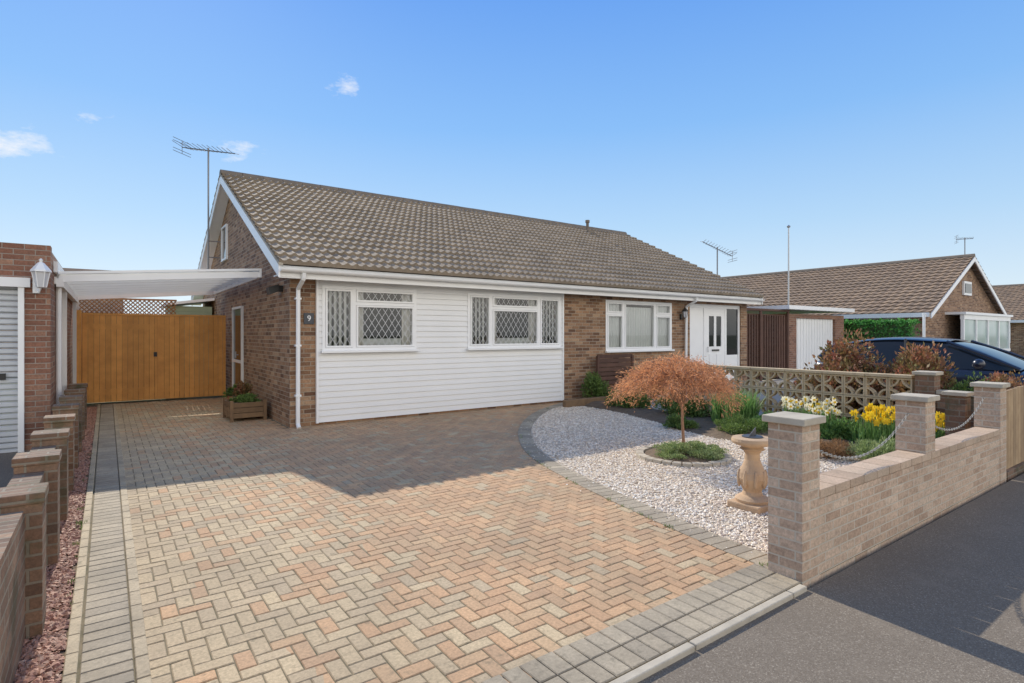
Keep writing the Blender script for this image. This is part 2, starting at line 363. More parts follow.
def window(parent, x0, x1, z0, z1, Y, mull=(), trans={}, lead=True, cover={}):
    fw = .05; fr = MB()
    yf, yb = Y-.03, Y+.05
    fr.box(x0, x1, yf, yb, z0, z0+fw).box(x0, x1, yf, yb, z1-fw, z1).box(x0, x0+fw, yf, yb, z0+fw, z1-fw).box(x1-fw, x1, yf, yb, z0+fw, z1-fw)
    edges = [x0+fw] + [m for m in mull] + [x1-fw]; panes = []
    for m in mull: fr.box(m-.03, m+.03, yf+.002, yb-.002, z0+fw, z1-fw)
    for i in range(len(edges)-1):
        a = edges[i] + (.03 if i else 0); b = edges[i+1] - (.03 if i < len(edges)-2 else 0)
        cells = [(z0+fw, z1-fw)]
        if i in trans:
            t = trans[i]; fr.box(a, b, yf+.002, yb-.002, t-.025, t+.025); cells = [(z0+fw, t-.025), (t+.025, z1-fw)]
        for (c, d) in cells:
            sw = .035; ys = yf-.008
            fr.box(a+.004, b-.004, ys, yb-.01, c+.004, c+sw).box(a+.004, b-.004, ys, yb-.01, d-sw, d-.004)
            fr.box(a+.004, a+sw, ys, yb-.01, c+sw, d-sw).box(b-sw, b-.004, ys, yb-.01, c+sw, d-sw)
            panes.append((a+sw, b-sw, c+sw, d-sw, i))
    w = fr.build('window', 'white', parent)
    for (a, b, c, d, i) in panes:
        MB().add([(a, Y, c), (b, Y, c), (b, Y, d), (a, Y, d)], [(0, 1, 2, 3)]).build('glass_pane', 'glass', w, fix=False)
        if lead:
            ld = MB(); lattice(ld, a, b, c, d, Y-.003); ld.build('lead_lattice', 'lead', w, fix=False)
    MB().box(x0-.03, x1+.03, Y-.10, Y-.032, z0-.035, z0+.004).build('sill', 'white', w, bevel=.004)
    for i, kind in cover.items():
        a, b = edges[i], edges[i+1]
        if kind == 'blind':
            cb = MB(); x = a
            while x < b:
                cb.add([(x, Y+.06, z0), (x+.05, Y+.08, z0), (x+.05, Y+.08, z1), (x, Y+.06, z1)], [(0, 1, 2, 3)]); x += .085
            cb.build('vertical_blind', 'blind', w, fix=False)
        elif kind == 'net':
            cb = MB(); wavy(cb, a, b, z0, z1, Y+.07, amp=.014); cb.build('net_curtain', 'net', w, smooth=True, fix=False)
        elif kind == 'sides':
            for (p, q) in ((a, a+.2), (b-.2, b)):
                cb = MB(); wavy(cb, p, q, z0, z1, Y+.08); cb.build('curtain', 'curtain', w, smooth=True, fix=False)
            cb = MB(); wavy(cb, a+.2, b-.2, z0, z0+.20, Y+.08, .12, .008); cb.build('cafe_curtain', 'net', w, smooth=True, fix=False)
        elif kind == 'half':
            cb = MB(); wavy(cb, a, b, z0, z0+(z1-z0)*.88, Y+.07, amp=.014); cb.build('net_curtain', 'net', w, smooth=True, fix=False)
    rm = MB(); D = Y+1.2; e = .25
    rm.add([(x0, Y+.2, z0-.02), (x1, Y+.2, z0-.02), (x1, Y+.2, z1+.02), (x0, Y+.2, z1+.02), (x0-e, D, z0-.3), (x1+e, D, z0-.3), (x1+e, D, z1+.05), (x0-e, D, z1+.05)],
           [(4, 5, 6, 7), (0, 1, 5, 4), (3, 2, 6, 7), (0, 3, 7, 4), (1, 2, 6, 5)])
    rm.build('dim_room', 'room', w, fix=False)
    return w

# ================================================================== SETTING
mkobj('ground', [(-400, -400, -.06), (600, -400, -.06), (600, 600, -.06), (-400, 600, -.06)], [(0, 1, 2, 3)], 'grass')['kind'] = 'structure'
struct(mkobj('pavement', [(-60, -14, -.022), (120, -14, -.022), (120, 1.665, -.022), (-60, 1.665, -.022)], [(0, 1, 2, 3)], 'asphalt'))
kb = MB(); x = -.45
while x < 3.35:
    kb.box(x, min(x+.905, 3.36), 1.655, 1.70, -.08, .006); x += .915
struct(kb.build('kerb', 'concrete', bevel=.006))
CP = [(3.62, 1.95), (3.66, 2.4), (3.74, 2.86), (3.86, 3.5), (4.01, 4.18), (4.32, 5.29), (4.86, 6.24), (5.65, 7.28), (6.81, 8.34), (7.6, 8.8), (8.3, 9.12)]
cpx = np.array([p[0] for p in CP]); cpy = np.array([p[1] for p in CP])
tt = np.linspace(0, 1, len(CP)); ti = np.linspace(0, 1, 90)
sx_, sy_ = np.interp(ti, tt, cpx), np.interp(ti, tt, cpy)
ker = np.ones(11)/11
sxp = np.convolve(np.pad(sx_, 5, 'reflect', reflect_type='odd'), ker, 'valid'); syp = np.convolve(np.pad(sy_, 5, 'reflect', reflect_type='odd'), ker, 'valid')
def xr(y): return np.interp(y, syp, sxp)
def paver(V, F, x0, x1, y0, y1, z=0., g=.002, ch=.004, tilt=.0012):
    o = len(V); dz = [z + rng.uniform(-tilt, tilt) for _ in range(4)]
    a, b, c, d = x0+g, x1-g, y0+g, y1-g
    for (x, y), t in zip(((a, c), (b, c), (b, d), (a, d)), dz): V.append((x, y, t-.016))
    for (x, y), t in zip(((a, c), (b, c), (b, d), (a, d)), dz): V.append((x, y, t-ch))
    for (x, y), t in zip(((a+ch, c+ch), (b-ch, c+ch), (b-ch, d-ch), (a+ch, d-ch)), dz): V.append((x, y, t))
    F.append((o+8, o+9, o+10, o+11))
    for i in range(4):
        j = (i+1) % 4; F.append((o+4+i, o+4+j, o+8+j, o+8+i)); F.append((o+i, o+j, o+4+j, o+4+i))
V = []; F = []; pw = .081
for i in range(-6, 110):
    for j in range(-4, 162):
        c = (i-j) % 4
        if c == 0: w, h = 2, 1
        elif c == 3: w, h = 1, 2
        else: continue
        x0, y0 = .15+i*pw, 2.0+j*pw; x1, y1 = x0+w*pw, y0+h*pw
        cx, cy = (x0+x1)/2, (y0+y1)/2
        if x1 < .17 or cy < 1.93: continue
        x0 = max(x0, .12); y0 = max(y0, 1.9)
        if cx > 2.3 and cy > 9.3: continue
        if cy > 14.7: continue
        if cy < 9.3 and cx > xr(cy) - .10: continue
        jx, jy = rng.uniform(-.001, .001, 2)
        paver(V, F, x0+jx, x1+jx, y0+jy, y1+jy, 0, .0027, .004, .002)
struct(mkobj('driveway', V, F, 'paver'))
V = []; F = []
y = 1.71
while y < 14.7: paver(V, F, -.10, .10, y, y+.1, .004, .003); y += .1
for r_ in range(2):
    y0 = 1.705+r_*.16; xx = -.0
    while xx < 3.62:
        paver(V, F, xx, min(xx+.1, 3.63), y0, y0+.16, .008, .003, .0045); xx += .1
sl = np.concatenate([[0], np.cumsum(np.hypot(np.diff(sxp), np.diff(syp)))])
npv = int(sl[-1]/.1)
for k in range(npv):
    s0, s1 = sl[-1]*k/npv+.003, sl[-1]*(k+1)/npv-.003
    P = []
    for s in (s0, s1):
        x, y = np.interp(s, sl, sxp), np.interp(s, sl, syp)
        x2, y2 = np.interp(min(s+.02, sl[-1]), sl, sxp), np.interp(min(s+.02, sl[-1]), sl, syp); x1, y1 = np.interp(s-.02, sl, sxp), np.interp(s-.02, sl, syp)
        t = np.array([x2-x1, y2-y1]); t /= np.linalg.norm(t) + 1e-9; nrm = np.array([-t[1], t[0]])
        P += [(x, y), (x+nrm[0]*.2, y+nrm[1]*.2)]
    o = len(V); zt = .009+rng.uniform(-.001, .001); ctr = np.mean(P, axis=0)
    q = [P[0], P[2], P[3], P[1]]
    for p in q: V.append((p[0], p[1], -.01))
    for p in q: V.append((p[0], p[1], zt-.004))
    for p in q: V.append((p[0]+(ctr[0]-p[0])*.06, p[1]+(ctr[1]-p[1])*.06, zt))
    F.append((o+8, o+9, o+10, o+11))
    for i in range(4):
        j = (i+1) % 4; F.append((o+4+i, o+4+j, o+8+j, o+8+i)); F.append((o+i, o+j, o+4+j, o+4+i))
struct(mkobj('driveway_border', V, F, 'border'))
V = []; F = []
y = 1.71
while y < 14.7:
    paver(V, F, .10, .16, y, y+.2, .008, .003); paver(V, F, -.16, -.105, y, y+.2, .014, .003); y += .2
struct(mkobj('driveway_edging', V, F, 'edging'))
struct(mkobj('driveway_bed', [(-.2, 1.70, -.0045), (8.6, 1.70, -.0045), (8.6, 14.9, -.0045), (-.2, 14.9, -.0045)], [(0, 1, 2, 3)], 'sand'))
yy = np.linspace(1.92, 8.75, 60)
gv = [(xr(y), y, .003) for y in yy] + [(7.95, y, .003) for y in yy]; ng = len(yy)
struct(mkobj('gravel_garden', gv, [(i, ng+i, ng+i+1, i+1) for i in range(ng-1)], 'gravelbase'))
def stones(n, sampler, s0, s1, z=0., flat=.6):
    px, py = sampler(n); n = len(px)
    s = rng.uniform(s0, s1, n); a = rng.uniform(0, 2*np.pi, n); e = rng.uniform(.6, 1.0, n); f = rng.uniform(flat*.6, flat, n)
    base = np.array([(1, 0, 0), (.3, 1, 0), (-.9, .3, 0), (-.2, -1, 0), (.1, .1, 1), (0, 0, -1)], float)
    b = base[None] + rng.uniform(-.22, .22, (n, 6, 3))
    b[:, :, 0] *= s[:, None]; b[:, :, 1] *= (s*e)[:, None]; b[:, :, 2] *= (s*f)[:, None]
    tl = rng.uniform(-.4, .4, n)
    zz = b[:, :, 2] + b[:, :, 0]*tl[:, None]
    x = b[:, :, 0]*np.cos(a)[:, None] - b[:, :, 1]*np.sin(a)[:, None]; y = b[:, :, 0]*np.sin(a)[:, None] + b[:, :, 1]*np.cos(a)[:, None]
    V = np.stack([x+px[:, None], y+py[:, None], zz+z+(s*f*.5)[:, None]], -1).reshape(-1, 3)
    t = np.array([(0, 1, 4), (1, 2, 4), (2, 3, 4), (3, 0, 4), (1, 0, 5), (2, 1, 5), (3, 2, 5), (0, 3, 5)])
    F = (t[None] + (np.arange(n)*6)[:, None, None]).reshape(-1, 3)
    return V.tolist(), [tuple(f) for f in F.tolist()]
BC = (5.69, 4.30)
def bedx(y): return 7.15 + .8*np.clip((y-5.6)/1.6, 0, 1) + .10*np.sin(y*2.4)
def gs(n):
    x = rng.uniform(3.55, 8.0, n); y = 1.95 + (8.8-1.95)*rng.uniform(0, 1, n)**1.3
    k = (x > xr(y) + .015) & (np.hypot(x-BC[0], y-BC[1]) > .5) & (x < bedx(y)+.05); return x[k], y[k]
v, f = stones(52000, gs, .010, .022, .003, .5)
stuff(mkobj('gravel', v, f, 'gravel'), 'pale pinkish white gravel covering the front garden', 'gravel')
def ss(n):
    x = rng.uniform(-.37, -.165, n); y = 1.75+rng.uniform(0, 1, n)**1.3*12.5; return x, y
v, f = stones(9000, ss, .012, .026, .0, .5)
stuff(mkobj('slate_chippings', v, f, 'slatechip'), 'plum red slate chippings strip beside the low left wall', 'chippings')
def st2(n):
    y = rng.uniform(1.8, 8.5, n); x = xr(y) - rng.exponential(.12, n) - .0; return x, y
v, f = stones(160, st2, .006, .013, .008, .5)
stuff(mkobj('stray_gravel', v, f, 'gravel'), 'stray gravel chips scattered on the grey paving border', 'gravel')
struct(mkobj('soil_strip', [(-.46, 1.7, -.004), (-.16, 1.7, -.004), (-.16, 14.7, -.004), (-.46, 14.7, -.004)], [(0, 1, 2, 3)], 'soil'))
struct(mkobj('neighbouring_driveway', [(-7, 1.7, -.01), (-.46, 1.7, -.01), (-.46, 9.6, -.01), (-7, 9.6, -.01)], [(0, 1, 2, 3)], 'asphalt'))
bed = MB(); W_, H_ = 10, 50
vs = []
for j in range(H_+1):
    y = 1.95+6.9*j/H_; b0 = float(bedx(y))
    for i in range(W_+1): vs.append((b0 + (8.76-b0)*i/W_, y, .008 + (.07*math.sin(math.pi*i/W_) + random.uniform(-.004, .012) if 0 < i else 0)))
bed.add(vs, [(j*(W_+1)+i, j*(W_+1)+i+1, (j+1)*(W_+1)+i+1, (j+1)*(W_+1)+i) for j in range(H_) for i in range(W_)])
struct(bed.build('flower_bed_soil', 'soil', fix=False))
struct(mkobj('neighbouring_forecourt', [(8.9, 1.70, -.012), (40, 1.70, -.012), (40, 10, -.012), (8.9, 10, -.012)], [(0, 1, 2, 3)], 'drive2'))

# ================================================================== MAIN BUNGALOW PAIR
X0, X1, YF, YR, ZE, ZR = 2.36, 15.3, 9.3, 14.3, 2.55, 5.15
YE = 8.9; slope = (ZR-ZE)/(YR-YE)
house = thing('semi_detached_bungalow', 'brown brick semi detached bungalow pair with white boarded front and one long tiled roof', 'bungalow', (X0, YF, 0))
win_holes = [(2.86, 4.56, 1.22, 2.30), (5.65, 8.02, 1.22, 2.30), (9.44, 11.84, 1.10, 2.30), (12.6, 15.0, .0, 2.32)]
fw = MB(); walls(fw, X0, X1, -.05, 2.40, YF, YF+.25, win_holes); fw.build('wall', 'brick', house)
zw = lambda y: ZR - .12 - slope*abs(y-YR)
YB = 2*YR-YF
for xa, xb in ((X0, X0+.2), (X1-.2, X1)):
    MB().prism('x', [(YF+.251, -.05), (YF+.251, zw(YF+.25)), (YR, zw(YR)), (YB, zw(YB)), (YB, -.05)], xa, xb).build('gable_wall', 'brick', house)
MB().box(X0+.2, X1-.2, YB-.2, YB, -.05, 2.4).build('rear_wall', 'brick', house)
cl = MB(); CB = .05
def clad(x0, x1, z0, z1):
    zb = CB; P_ = .10
    while zb < z1 - 1e-6:
        zt = min(zb+P_, z1); a = max(zb, z0)
        if a < zt-1e-4:
            fa = (a-zb)/P_; ft = (zt-zb)/P_
            ya, yt = YF-.044+.017*fa, YF-.044+.017*ft
            cl.prism('x', [(ya, a), (YF-.002, a), (YF-.002, zt), (yt, zt)], x0, x1)
        zb += P_
xs = [2.80, 2.86, 4.56, 5.65, 8.02, 8.07]
for i in range(5):
    a, b = xs[i], xs[i+1]
    if i in (1, 3): clad(a, b, CB, 1.20); clad(a, b, 2.30, 2.40)
    else: clad(a, b, CB, 2.40)
cl.build('cladding', 'whitewall', house)
for a, b in ((2.765, 2.80), (8.07, 8.105)): MB().box(a, b, YF-.055, YF-.001, .04, 2.40).build('cladding_trim', 'white', house)
fx0, fx1 = 2.10, 15.5
MB().box(fx0+.03, fx1-.03, 8.96, 8.99, 2.36, 2.55).build('fascia', 'white', house)
MB().box(fx0+.03, fx1-.03, 8.992, YF+.05, 2.401, 2.42).build('soffit', 'white', house)
gt = MB(); prof = []
for k in range(9):
    a = math.pi*k/8; prof.append((8.90+.058*math.cos(a), 2.50-.055*math.sin(a)))
inner = [(8.90+(p[0]-8.90)*.86, 2.50+(p[1]-2.50)*.86) for p in prof[::-1]]
gt.prism('x', prof+inner, fx0+.02, fx1-.02); gt.build('gutter', 'white', house)
dp = MB()
dp.path([(2.47, 8.90, 2.45), (2.47, 8.92, 2.36), (2.47, 9.22, 2.22), (2.47, 9.24, .06)], .034, 12)
dp.tube((2.47, 9.24, .06), (2.47, 9.17, .0), .034, 12)
for z in (.5, 1.3, 2.05): dp.box(2.425, 2.515, 9.20, 9.299, z, z+.03)
dp.build('downpipe', 'white', house)
MB().path([(12.35, 8.90, 2.45), (12.35, 8.92, 2.36), (12.35, 9.22, 2.22), (12.35, 9.24, .02)], .034, 12).build('downpipe', 'white', house)
for xa in (fx0, fx1-.03):
    for sg in (-1, 1):
        y0_, y1_ = YR + sg*(YR-YE-.02), YR
        MB().prism('x', [(y0_, ZE-.19), (y0_, ZE-.0), (y1_, ZR-.0), (y1_, ZR-.19)], xa, xa+.03).build('bargeboard', 'white', house)
for xa, xb in ((fx0+.031, X0-.001), (X1+.001, fx1-.031)):
    for sg in (-1, 1):
        y0_ = YR + sg*(YR-YE-.05)
        MB().prism('x', [(y0_, ZE-.17), (y0_, ZE-.15), (YR, ZR-.15), (YR, ZR-.17)], xa, xb).build('verge_soffit', 'white', house)
cs = math.sqrt((YR-YE)**2 + (ZR-ZE)**2); Sf = ((0), (YR-YE)/cs, (ZR-ZE)/cs)
roof = tiles('roof', MT['tile'], house, (fx0, YE, ZE+.02), (1, 0, 0), Sf, fx1-fx0, cs)
tiles('rear_roof_slope', MT['tile'], roof, (fx0, 2*YR-YE, ZE+.02), (1, 0, 0), (0, -Sf[1], Sf[2]), fx1-fx0, cs, smp=4)
rd = MB(); x = fx0
while x < fx1-.05:
    xe = min(x+.45, fx1)
    P = [(YR+.13*math.cos(a), ZR+.02+.10*math.sin(a)) for a in np.linspace(math.pi, 0, 7)]
    rd.prism('x', [(YR-.13, ZR-.05)] + [(p[0], p[1]+random.uniform(0, .004)) for p in P] + [(YR+.13, ZR-.05)], x, xe-.008); x += .45
rd.build('ridge_tiles', 'ridge', roof)
for xa, xb in ((fx0-.005, fx0+.06), (fx1-.06, fx1+.005)):
    for sg in (-1, 1):
        MB().prism('x', [(YR+sg*(YR-YE+.01), ZE-.005), (YR+sg*(YR-YE+.01), ZE+.03), (YR, ZR+.03), (YR, ZR-.005)], xa, xb).build('verge_mortar', 'concrete', roof)
for sg in (-1, 1):
    MB().prism('x', [(YR+sg*(YR-YE-.08), ZE-.06), (YR+sg*(YR-YE-.08), ZE+.01), (YR, ZR+.0), (YR, ZR-.07)], fx0+.05, fx1-.05).build('roof_deck', 'bark', roof)
vp = MB().tube((13.1, 13.75, 4.8), (13.1, 13.75, 5.25), .05, 12).tube((13.1, 13.75, 5.25), (13.1, 13.75, 5.33), .075, 12); vp.box(12.95, 13.25, 13.55, 13.95, 4.78, 4.93)
vp.build('vent_pipe', 'ridge', roof)
MB().prism('x', [(14.5, 5.0), (14.5, 5.30), (14.62, 5.33), (14.75, 5.28), (14.75, 4.9)], 4.55, 5.0).build('ridge_vent', 'ridge', roof)
window(house, 2.86, 4.56, 1.22, 2.30, YF-.02, mull=(3.40,), trans={1: 2.02}, cover={0: 'blind', 1: 'sides'})
window(house, 5.65, 8.02, 1.22, 2.30, YF-.02, mull=(6.20, 7.42), trans={1: 2.02}, cover={0: 'blind', 1: 'sides', 2: 'blind'})
window(house, 9.44, 11.84, 1.10, 2.30, YF+.02, mull=(10.05, 11.2), trans={0: 1.98, 2: 1.98}, lead=False, cover={0: 'net', 1: 'half', 2: 'net'})
def side_window(y0, y1, z0, z1, name, bars=()):
    fr = MB(); xa, xb = X0-.05, X0-.002; w_ = .05
    fr.box(xa, xb, y0, y1, z0, z0+w_).box(xa, xb, y0, y1, z1-w_, z1).box(xa, xb, y0, y0+w_, z0+w_, z1-w_).box(xa, xb, y1-w_, y1, z0+w_, z1-w_)
    for b in bars: fr.box(xa+.004, xb, y0+w_, y1-w_, b-.03, b+.03)
    o = fr.build(name, 'white', house)
    MB().add([(X0-.02, y0+w_, z0+w_), (X0-.02, y1-w_, z0+w_), (X0-.02, y1-w_, z1-w_), (X0-.02, y0+w_, z1-w_)], [(0, 1, 2, 3)]).build('glass_pane', 'carglass', o, fix=False)
    return o
side_window(14.9, 15.6, 3.3, 4.15, 'window')
sd = side_window(13.0, 14.1, .03, 2.1, 'door', bars=(.9,))
MB().tube((X0-.10, 13.32, .98), (X0-.10, 13.32, 1.12), .012).tube((X0-.05, 13.32, 1.05), (X0-.10, 13.32, 1.05), .01).build('handle', 'grey_metal', sd)
dr = MB(); y0_, y1_ = YF+.04, YF+.12
for a, b in ((12.6, 12.68), (13.28, 13.36), (14.26, 14.34), (14.92, 15.0)): dr.box(a, b, y0_, y1_, 0, 2.32)
for a, b in ((12.68, 13.28), (13.36, 14.26), (14.34, 14.92)):
    dr.box(a, b, y0_+.002, y1_-.002, 2.22, 2.32).box(a, b, y0_+.002, y1_-.002, 0, .08)
ef = dr.build('entrance_frame', 'white', house)
MB().box(12.68, 13.28, y0_+.02, y1_-.02, .08, 2.22).build('panel', 'white', ef)
MB().box(14.34, 14.92, y0_+.02, y1_-.02, .08, .9).build('panel', 'white', ef)
MB().add([(14.34, y0_+.03, .9), (14.92, y0_+.03, .9), (14.92, y0_+.03, 2.22), (14.34, y0_+.03, 2.22)], [(0, 1, 2, 3)]).build('glass_pane', 'carglass', ef, fix=False)
dd = MB(); walls(dd, 13.36, 14.26, .08, 2.22, y0_+.01, y1_-.02, [(13.52, 13.76, 1.15, 2.0), (13.86, 14.10, 1.15, 2.0)])
for a, b in ((13.52, 13.76), (13.86, 14.10)): dd.box(a, b, y0_-.005, y0_+.009, .3, .95)
door = dd.build('front_door', 'white', house)
for a in (13.51, 13.85): MB().box(a, a+.26, y0_+.03, y0_+.04, 1.14, 2.01).build('glass_pane', 'carglass', door)
MB().box(13.65, 13.97, y0_-.012, y0_+.008, 1.02, 1.07).build('letter_plate', 'black', door)
MB().tube((13.42, y0_-.03, 1.0), (13.42, y0_-.03, 1.15), .012).build('handle', 'grey_metal', door)
MB().box(12.5, 15.05, 8.7, 9.3, -.05, .12).build('doorstep', 'concrete', house)

pl = tag(MB().box(2.575, 2.735, YF-.022, YF-.001, 1.66, 1.84).build('house_number_plaque', 'slate', bevel=.004), 'slate house number plaque reading 9 on brick beside the white downpipe', 'number plaque')
cu = bpy.data.curves.new('digit', 'FONT'); cu.body = '9'; cu.size = .13; cu.extrude = .002; cu.align_x = 'CENTER'; cu.align_y = 'CENTER'
to = bpy.data.objects.new('digit', cu); C.objects.link(to)
dg = bpy.context.evaluated_depsgraph_get(); me = bpy.data.meshes.new_from_object(to.evaluated_get(dg)); bpy.data.objects.remove(to)
dgt = bpy.data.objects.new('digit', me); C.objects.link(dgt); dgt.location = (2.655, YF-.026, 1.75); dgt.rotation_euler = (R(90), 0, 0); dgt.parent = pl
me.materials.clear(); me.materials.append(MT['white'])

def lantern(name, label, x, y, z, dirx, diry, mat='white', s=1.0):
    t = thing(name, label, 'wall lantern', (x, y, z)); cx, cy = x+dirx*.14*s, y+diry*.14*s
    MB().box(x-.03*s, x+.03*s, y-.03*s, y+.03*s, z-.08*s, z+.08*s).path([(x, y, z-.02*s), (x+dirx*.08*s, y+diry*.08*s, z-.08*s), (cx, cy, z-.03*s)], .008*s).build('bracket', mat, t)
    MB().lathe(cx, cy, [(.02*s, z-.03*s), (.045*s, z-.02*s), (.075*s, z+.15*s)], 6).build('glass_body', 'lamp', t)
    f = MB().lathe(cx, cy, [(.095*s, z+.15*s), (.09*s, z+.17*s), (.03*s, z+.25*s), (.012*s, z+.26*s), (.02*s, z+.285*s), (.004*s, z+.30*s)], 6)
    for k in range(6):
        a = k*math.pi/3; f.tube((cx+math.cos(a)*.047*s, cy+math.sin(a)*.047*s, z-.02*s), (cx+math.cos(a)*.078*s, cy+math.sin(a)*.078*s, z+.15*s), .006*s, 5)
    f.build('cap', mat, t)
lantern('wall_lantern', 'white hexagonal lantern on brick pier beside the grey garage shutter', -.74, 9.47, 2.12, .35, -1, 'white', 1.15)
lantern('wall_lantern', 'black lantern on neighbouring brickwork left of the white front door', 12.2, 9.28, 1.95, 0, -1, 'black', .9)
sl_ = thing('security_light', 'small black floodlight on brick corner under the eaves', 'security light', (2.34, 9.75, 2.25))
MB().box(2.28, 2.355, 9.70, 9.80, 2.20, 2.30).build('bracket', 'black', sl_); MB().prism('y', [(2.14, 2.14), (2.28, 2.2), (2.28, 2.32), (2.12, 2.26)], 9.66, 9.84).build('lamp_head', 'black', sl_)

def yagi(name, label, x, y, z0, z1, ang, L, tilt=.0, wallx=None, es=1.0):
    t = thing(name, label, 'tv aerial', (x, y, z0))
    MB().tube((x, y, z0), (x, y, z1), .02, 8).build('mast', 'yagi', t)
    d = Vector((math.cos(ang), math.sin(ang), tilt)); p = Vector((-math.sin(ang), math.cos(ang), 0)); c = Vector((x, y, z1-.06))
    b = MB().tube(c-d*L*.5, c+d*L*.5, .012, 6)
    n = 12
    for k in range(n):
        q = c + d*L*(-.48+.94*k/(n-1)); w = (.26 - .10*k/n)*es
        b.tube(q-p*w+Vector((0, 0, .05)), q, .006, 5); b.tube(q, q+p*w+Vector((0, 0, .05)), .006, 5)
    for s in (-1, 1):
        q = c - d*L*.5; e3 = .3*min(1, es); b.tube(q-p*e3+Vector((0, 0, s*.16)), q+p*e3+Vector((0, 0, s*.16)), .007, 5); b.tube(q-p*e3+Vector((0, 0, s*.09)), q+p*e3+Vector((0, 0, s*.09)), .007, 5)
        b.tube(q, q+Vector((0, 0, s*.17)), .007, 5)
    b.build('aerial_head', 'yagi', t)
    k = .2 if wallx is None else wallx
    for dz in (.3, .7): MB().tube((x, y, z0+dz), (x+k, y, z0+dz), .012, 6).build('bracket', 'yagi', t)
    return t
yagi('tv_aerial', 'tall television aerial mounted at the left gable of the bungalow', 2.03, 15.6, 3.1, 6.1, R(-45), 1.45, -.16, .34, 1.4)
yagi('tv_aerial', 'television aerial at the far right end of the bungalow roof', 15.62, 10.5, 2.6, 4.25, R(150), 1.0, .45, -.32, 1.2)

# ================================================================== carport
cp = thing('carport_canopy', 'white framed lean-to carport canopy with translucent sheets beside the bungalow', 'carport', (-.45, 10.2, 0))
cz = lambda x: 2.34 + (x+.5)/2.62*.22
cxa, cxb, cya, cyb = -.55, 2.09, 10.15, 15.3
MB().prism('y', [(cxa, cz(cxa)), (cxb, cz(cxb)), (cxb, cz(cxb)+.012), (cxa, cz(cxa)+.012)], cya+.05, cyb).build('roof_sheet', 'canopy', cp)
for k in range(9):
    y = cya+.02+(cyb-cya-.06)*k/8; d = .045 if 0 < k < 8 else .10
    MB().prism('y', [(cxa, cz(cxa)-d), (cxb, cz(cxb)-d), (cxb, cz(cxb)-.002), (cxa, cz(cxa)-.002)], y, y+.045).build('rafter', 'white', cp)
MB().prism('y', [(cxa, cz(cxa)+.014), (cxb, cz(cxb)+.014), (cxb, cz(cxb)+.05), (cxa, cz(cxa)+.05)], cya, cya+.06).build('front_trim', 'white', cp)
MB().box(cxa-.03, cxa+.05, cya, cyb, cz(cxa)-.17, cz(cxa)-.05).build('side_beam', 'white', cp)
MB().box(cxb, cxb+.03, cya, cyb, cz(cxb)-.1, cz(cxb)+.05).build('wall_plate', 'white', cp)
MB().box(cxa-.10, cxa-.03, cya-.02, cyb, cz(cxa)-.13, cz(cxa)-.03).build('gutter', 'white', cp)
for y in (11.2, 14.6): MB().box(cxa-.02, cxa+.04, y, y+.06, -.02, cz(cxa)-.17).build('post', 'white', cp)
gts = thing('driveway_gates', 'orange brown closeboard double gates under the carport', 'gate', (.9, 14.7, 0))
for a, b in ((-.42, .93), (.94, 2.28)):
    lf = MB(); x = a
    while x < b-.02:
        xe = min(x+.096, b); lf.box(x+.002, xe-.002, 14.70, 14.72+random.uniform(0, .004), .05, 1.90); x += .098
    g = lf.build('gate_leaf', 'gate', gts)
    for (z0, z1, ya, yb) in ((.2, .32, 14.725, 14.77), (1.6, 1.72, 14.725, 14.77), (1.902, 1.94, 14.69, 14.735)): MB().box(a, b, ya, yb, z0, z1).build('rail', 'gate', g)
MB().box(.915, .955, 14.68, 14.699, .05, 1.90).build('cover_strip', 'gate', gts)
MB().box(.84, .90, 14.67, 14.698, 1.0, 1.10).build('latch', 'black', gts)
MB().box(-.52, -.43, 14.66, 14.78, -.02, 2.0).build('gate_post', 'gate', gts)
tr = MB()
def cl_(p, q, lo, hi):
    dx = q[0]-p[0]; ta, tb = (lo-p[0])/dx, (hi-p[0])/dx; ta, tb = min(ta, tb), max(ta, tb)
    t0, t1 = max(0., ta), min(1., tb)
    if t0 >= t1: return None
    return (p[0]+dx*t0, p[1]+(q[1]-p[1])*t0), (p[0]+dx*t1, p[1]+(q[1]-p[1])*t1)
for k in range(-20, 40):
    for sg in (1, -1):
        x = -.5 + k*.09
        r_ = cl_([x, 1.96], [x+sg*.34, 2.30], -.5, 1.35)
        if r_: tr.tube((r_[0][0], 15.75+.01*sg, r_[0][1]), (r_[1][0], 15.75+.01*sg, r_[1][1]), .012, 4)
tr.box(-.52, 1.37, 15.73, 15.77, 2.29, 2.33).box(-.52, 1.37, 15.73, 15.77, 1.92, 1.96)
tf = thing('trellis_fence', 'brown diamond trellis topping the fence behind the gates', 'fence', (.4, 15.75, 0))
tr.build('trellis', 'trellis', tf)
fb = MB(); x = -.52
while x < 1.36: fb.box(x, x+.14, 15.74, 15.76, -.05, 1.92); x += .143
fb.build('fence_boards', 'trellis', tf)
sh = thing('garden_shed', 'pale green timber shed behind the gates', 'shed', (1.95, 17.2, 0))
sb_ = MB(); z = -.05
while z < 2.15: sb_.box(1.35, 2.30, 17.0+random.uniform(0, .004), 18.8, z, z+.14); z += .143
sb_.build('wall', 'green_shed', sh); MB().prism('y', [(1.25, 2.24), (2.34, 2.40), (2.34, 2.47), (1.25, 2.31)], 16.85, 18.9).build('roof', 'white', sh)

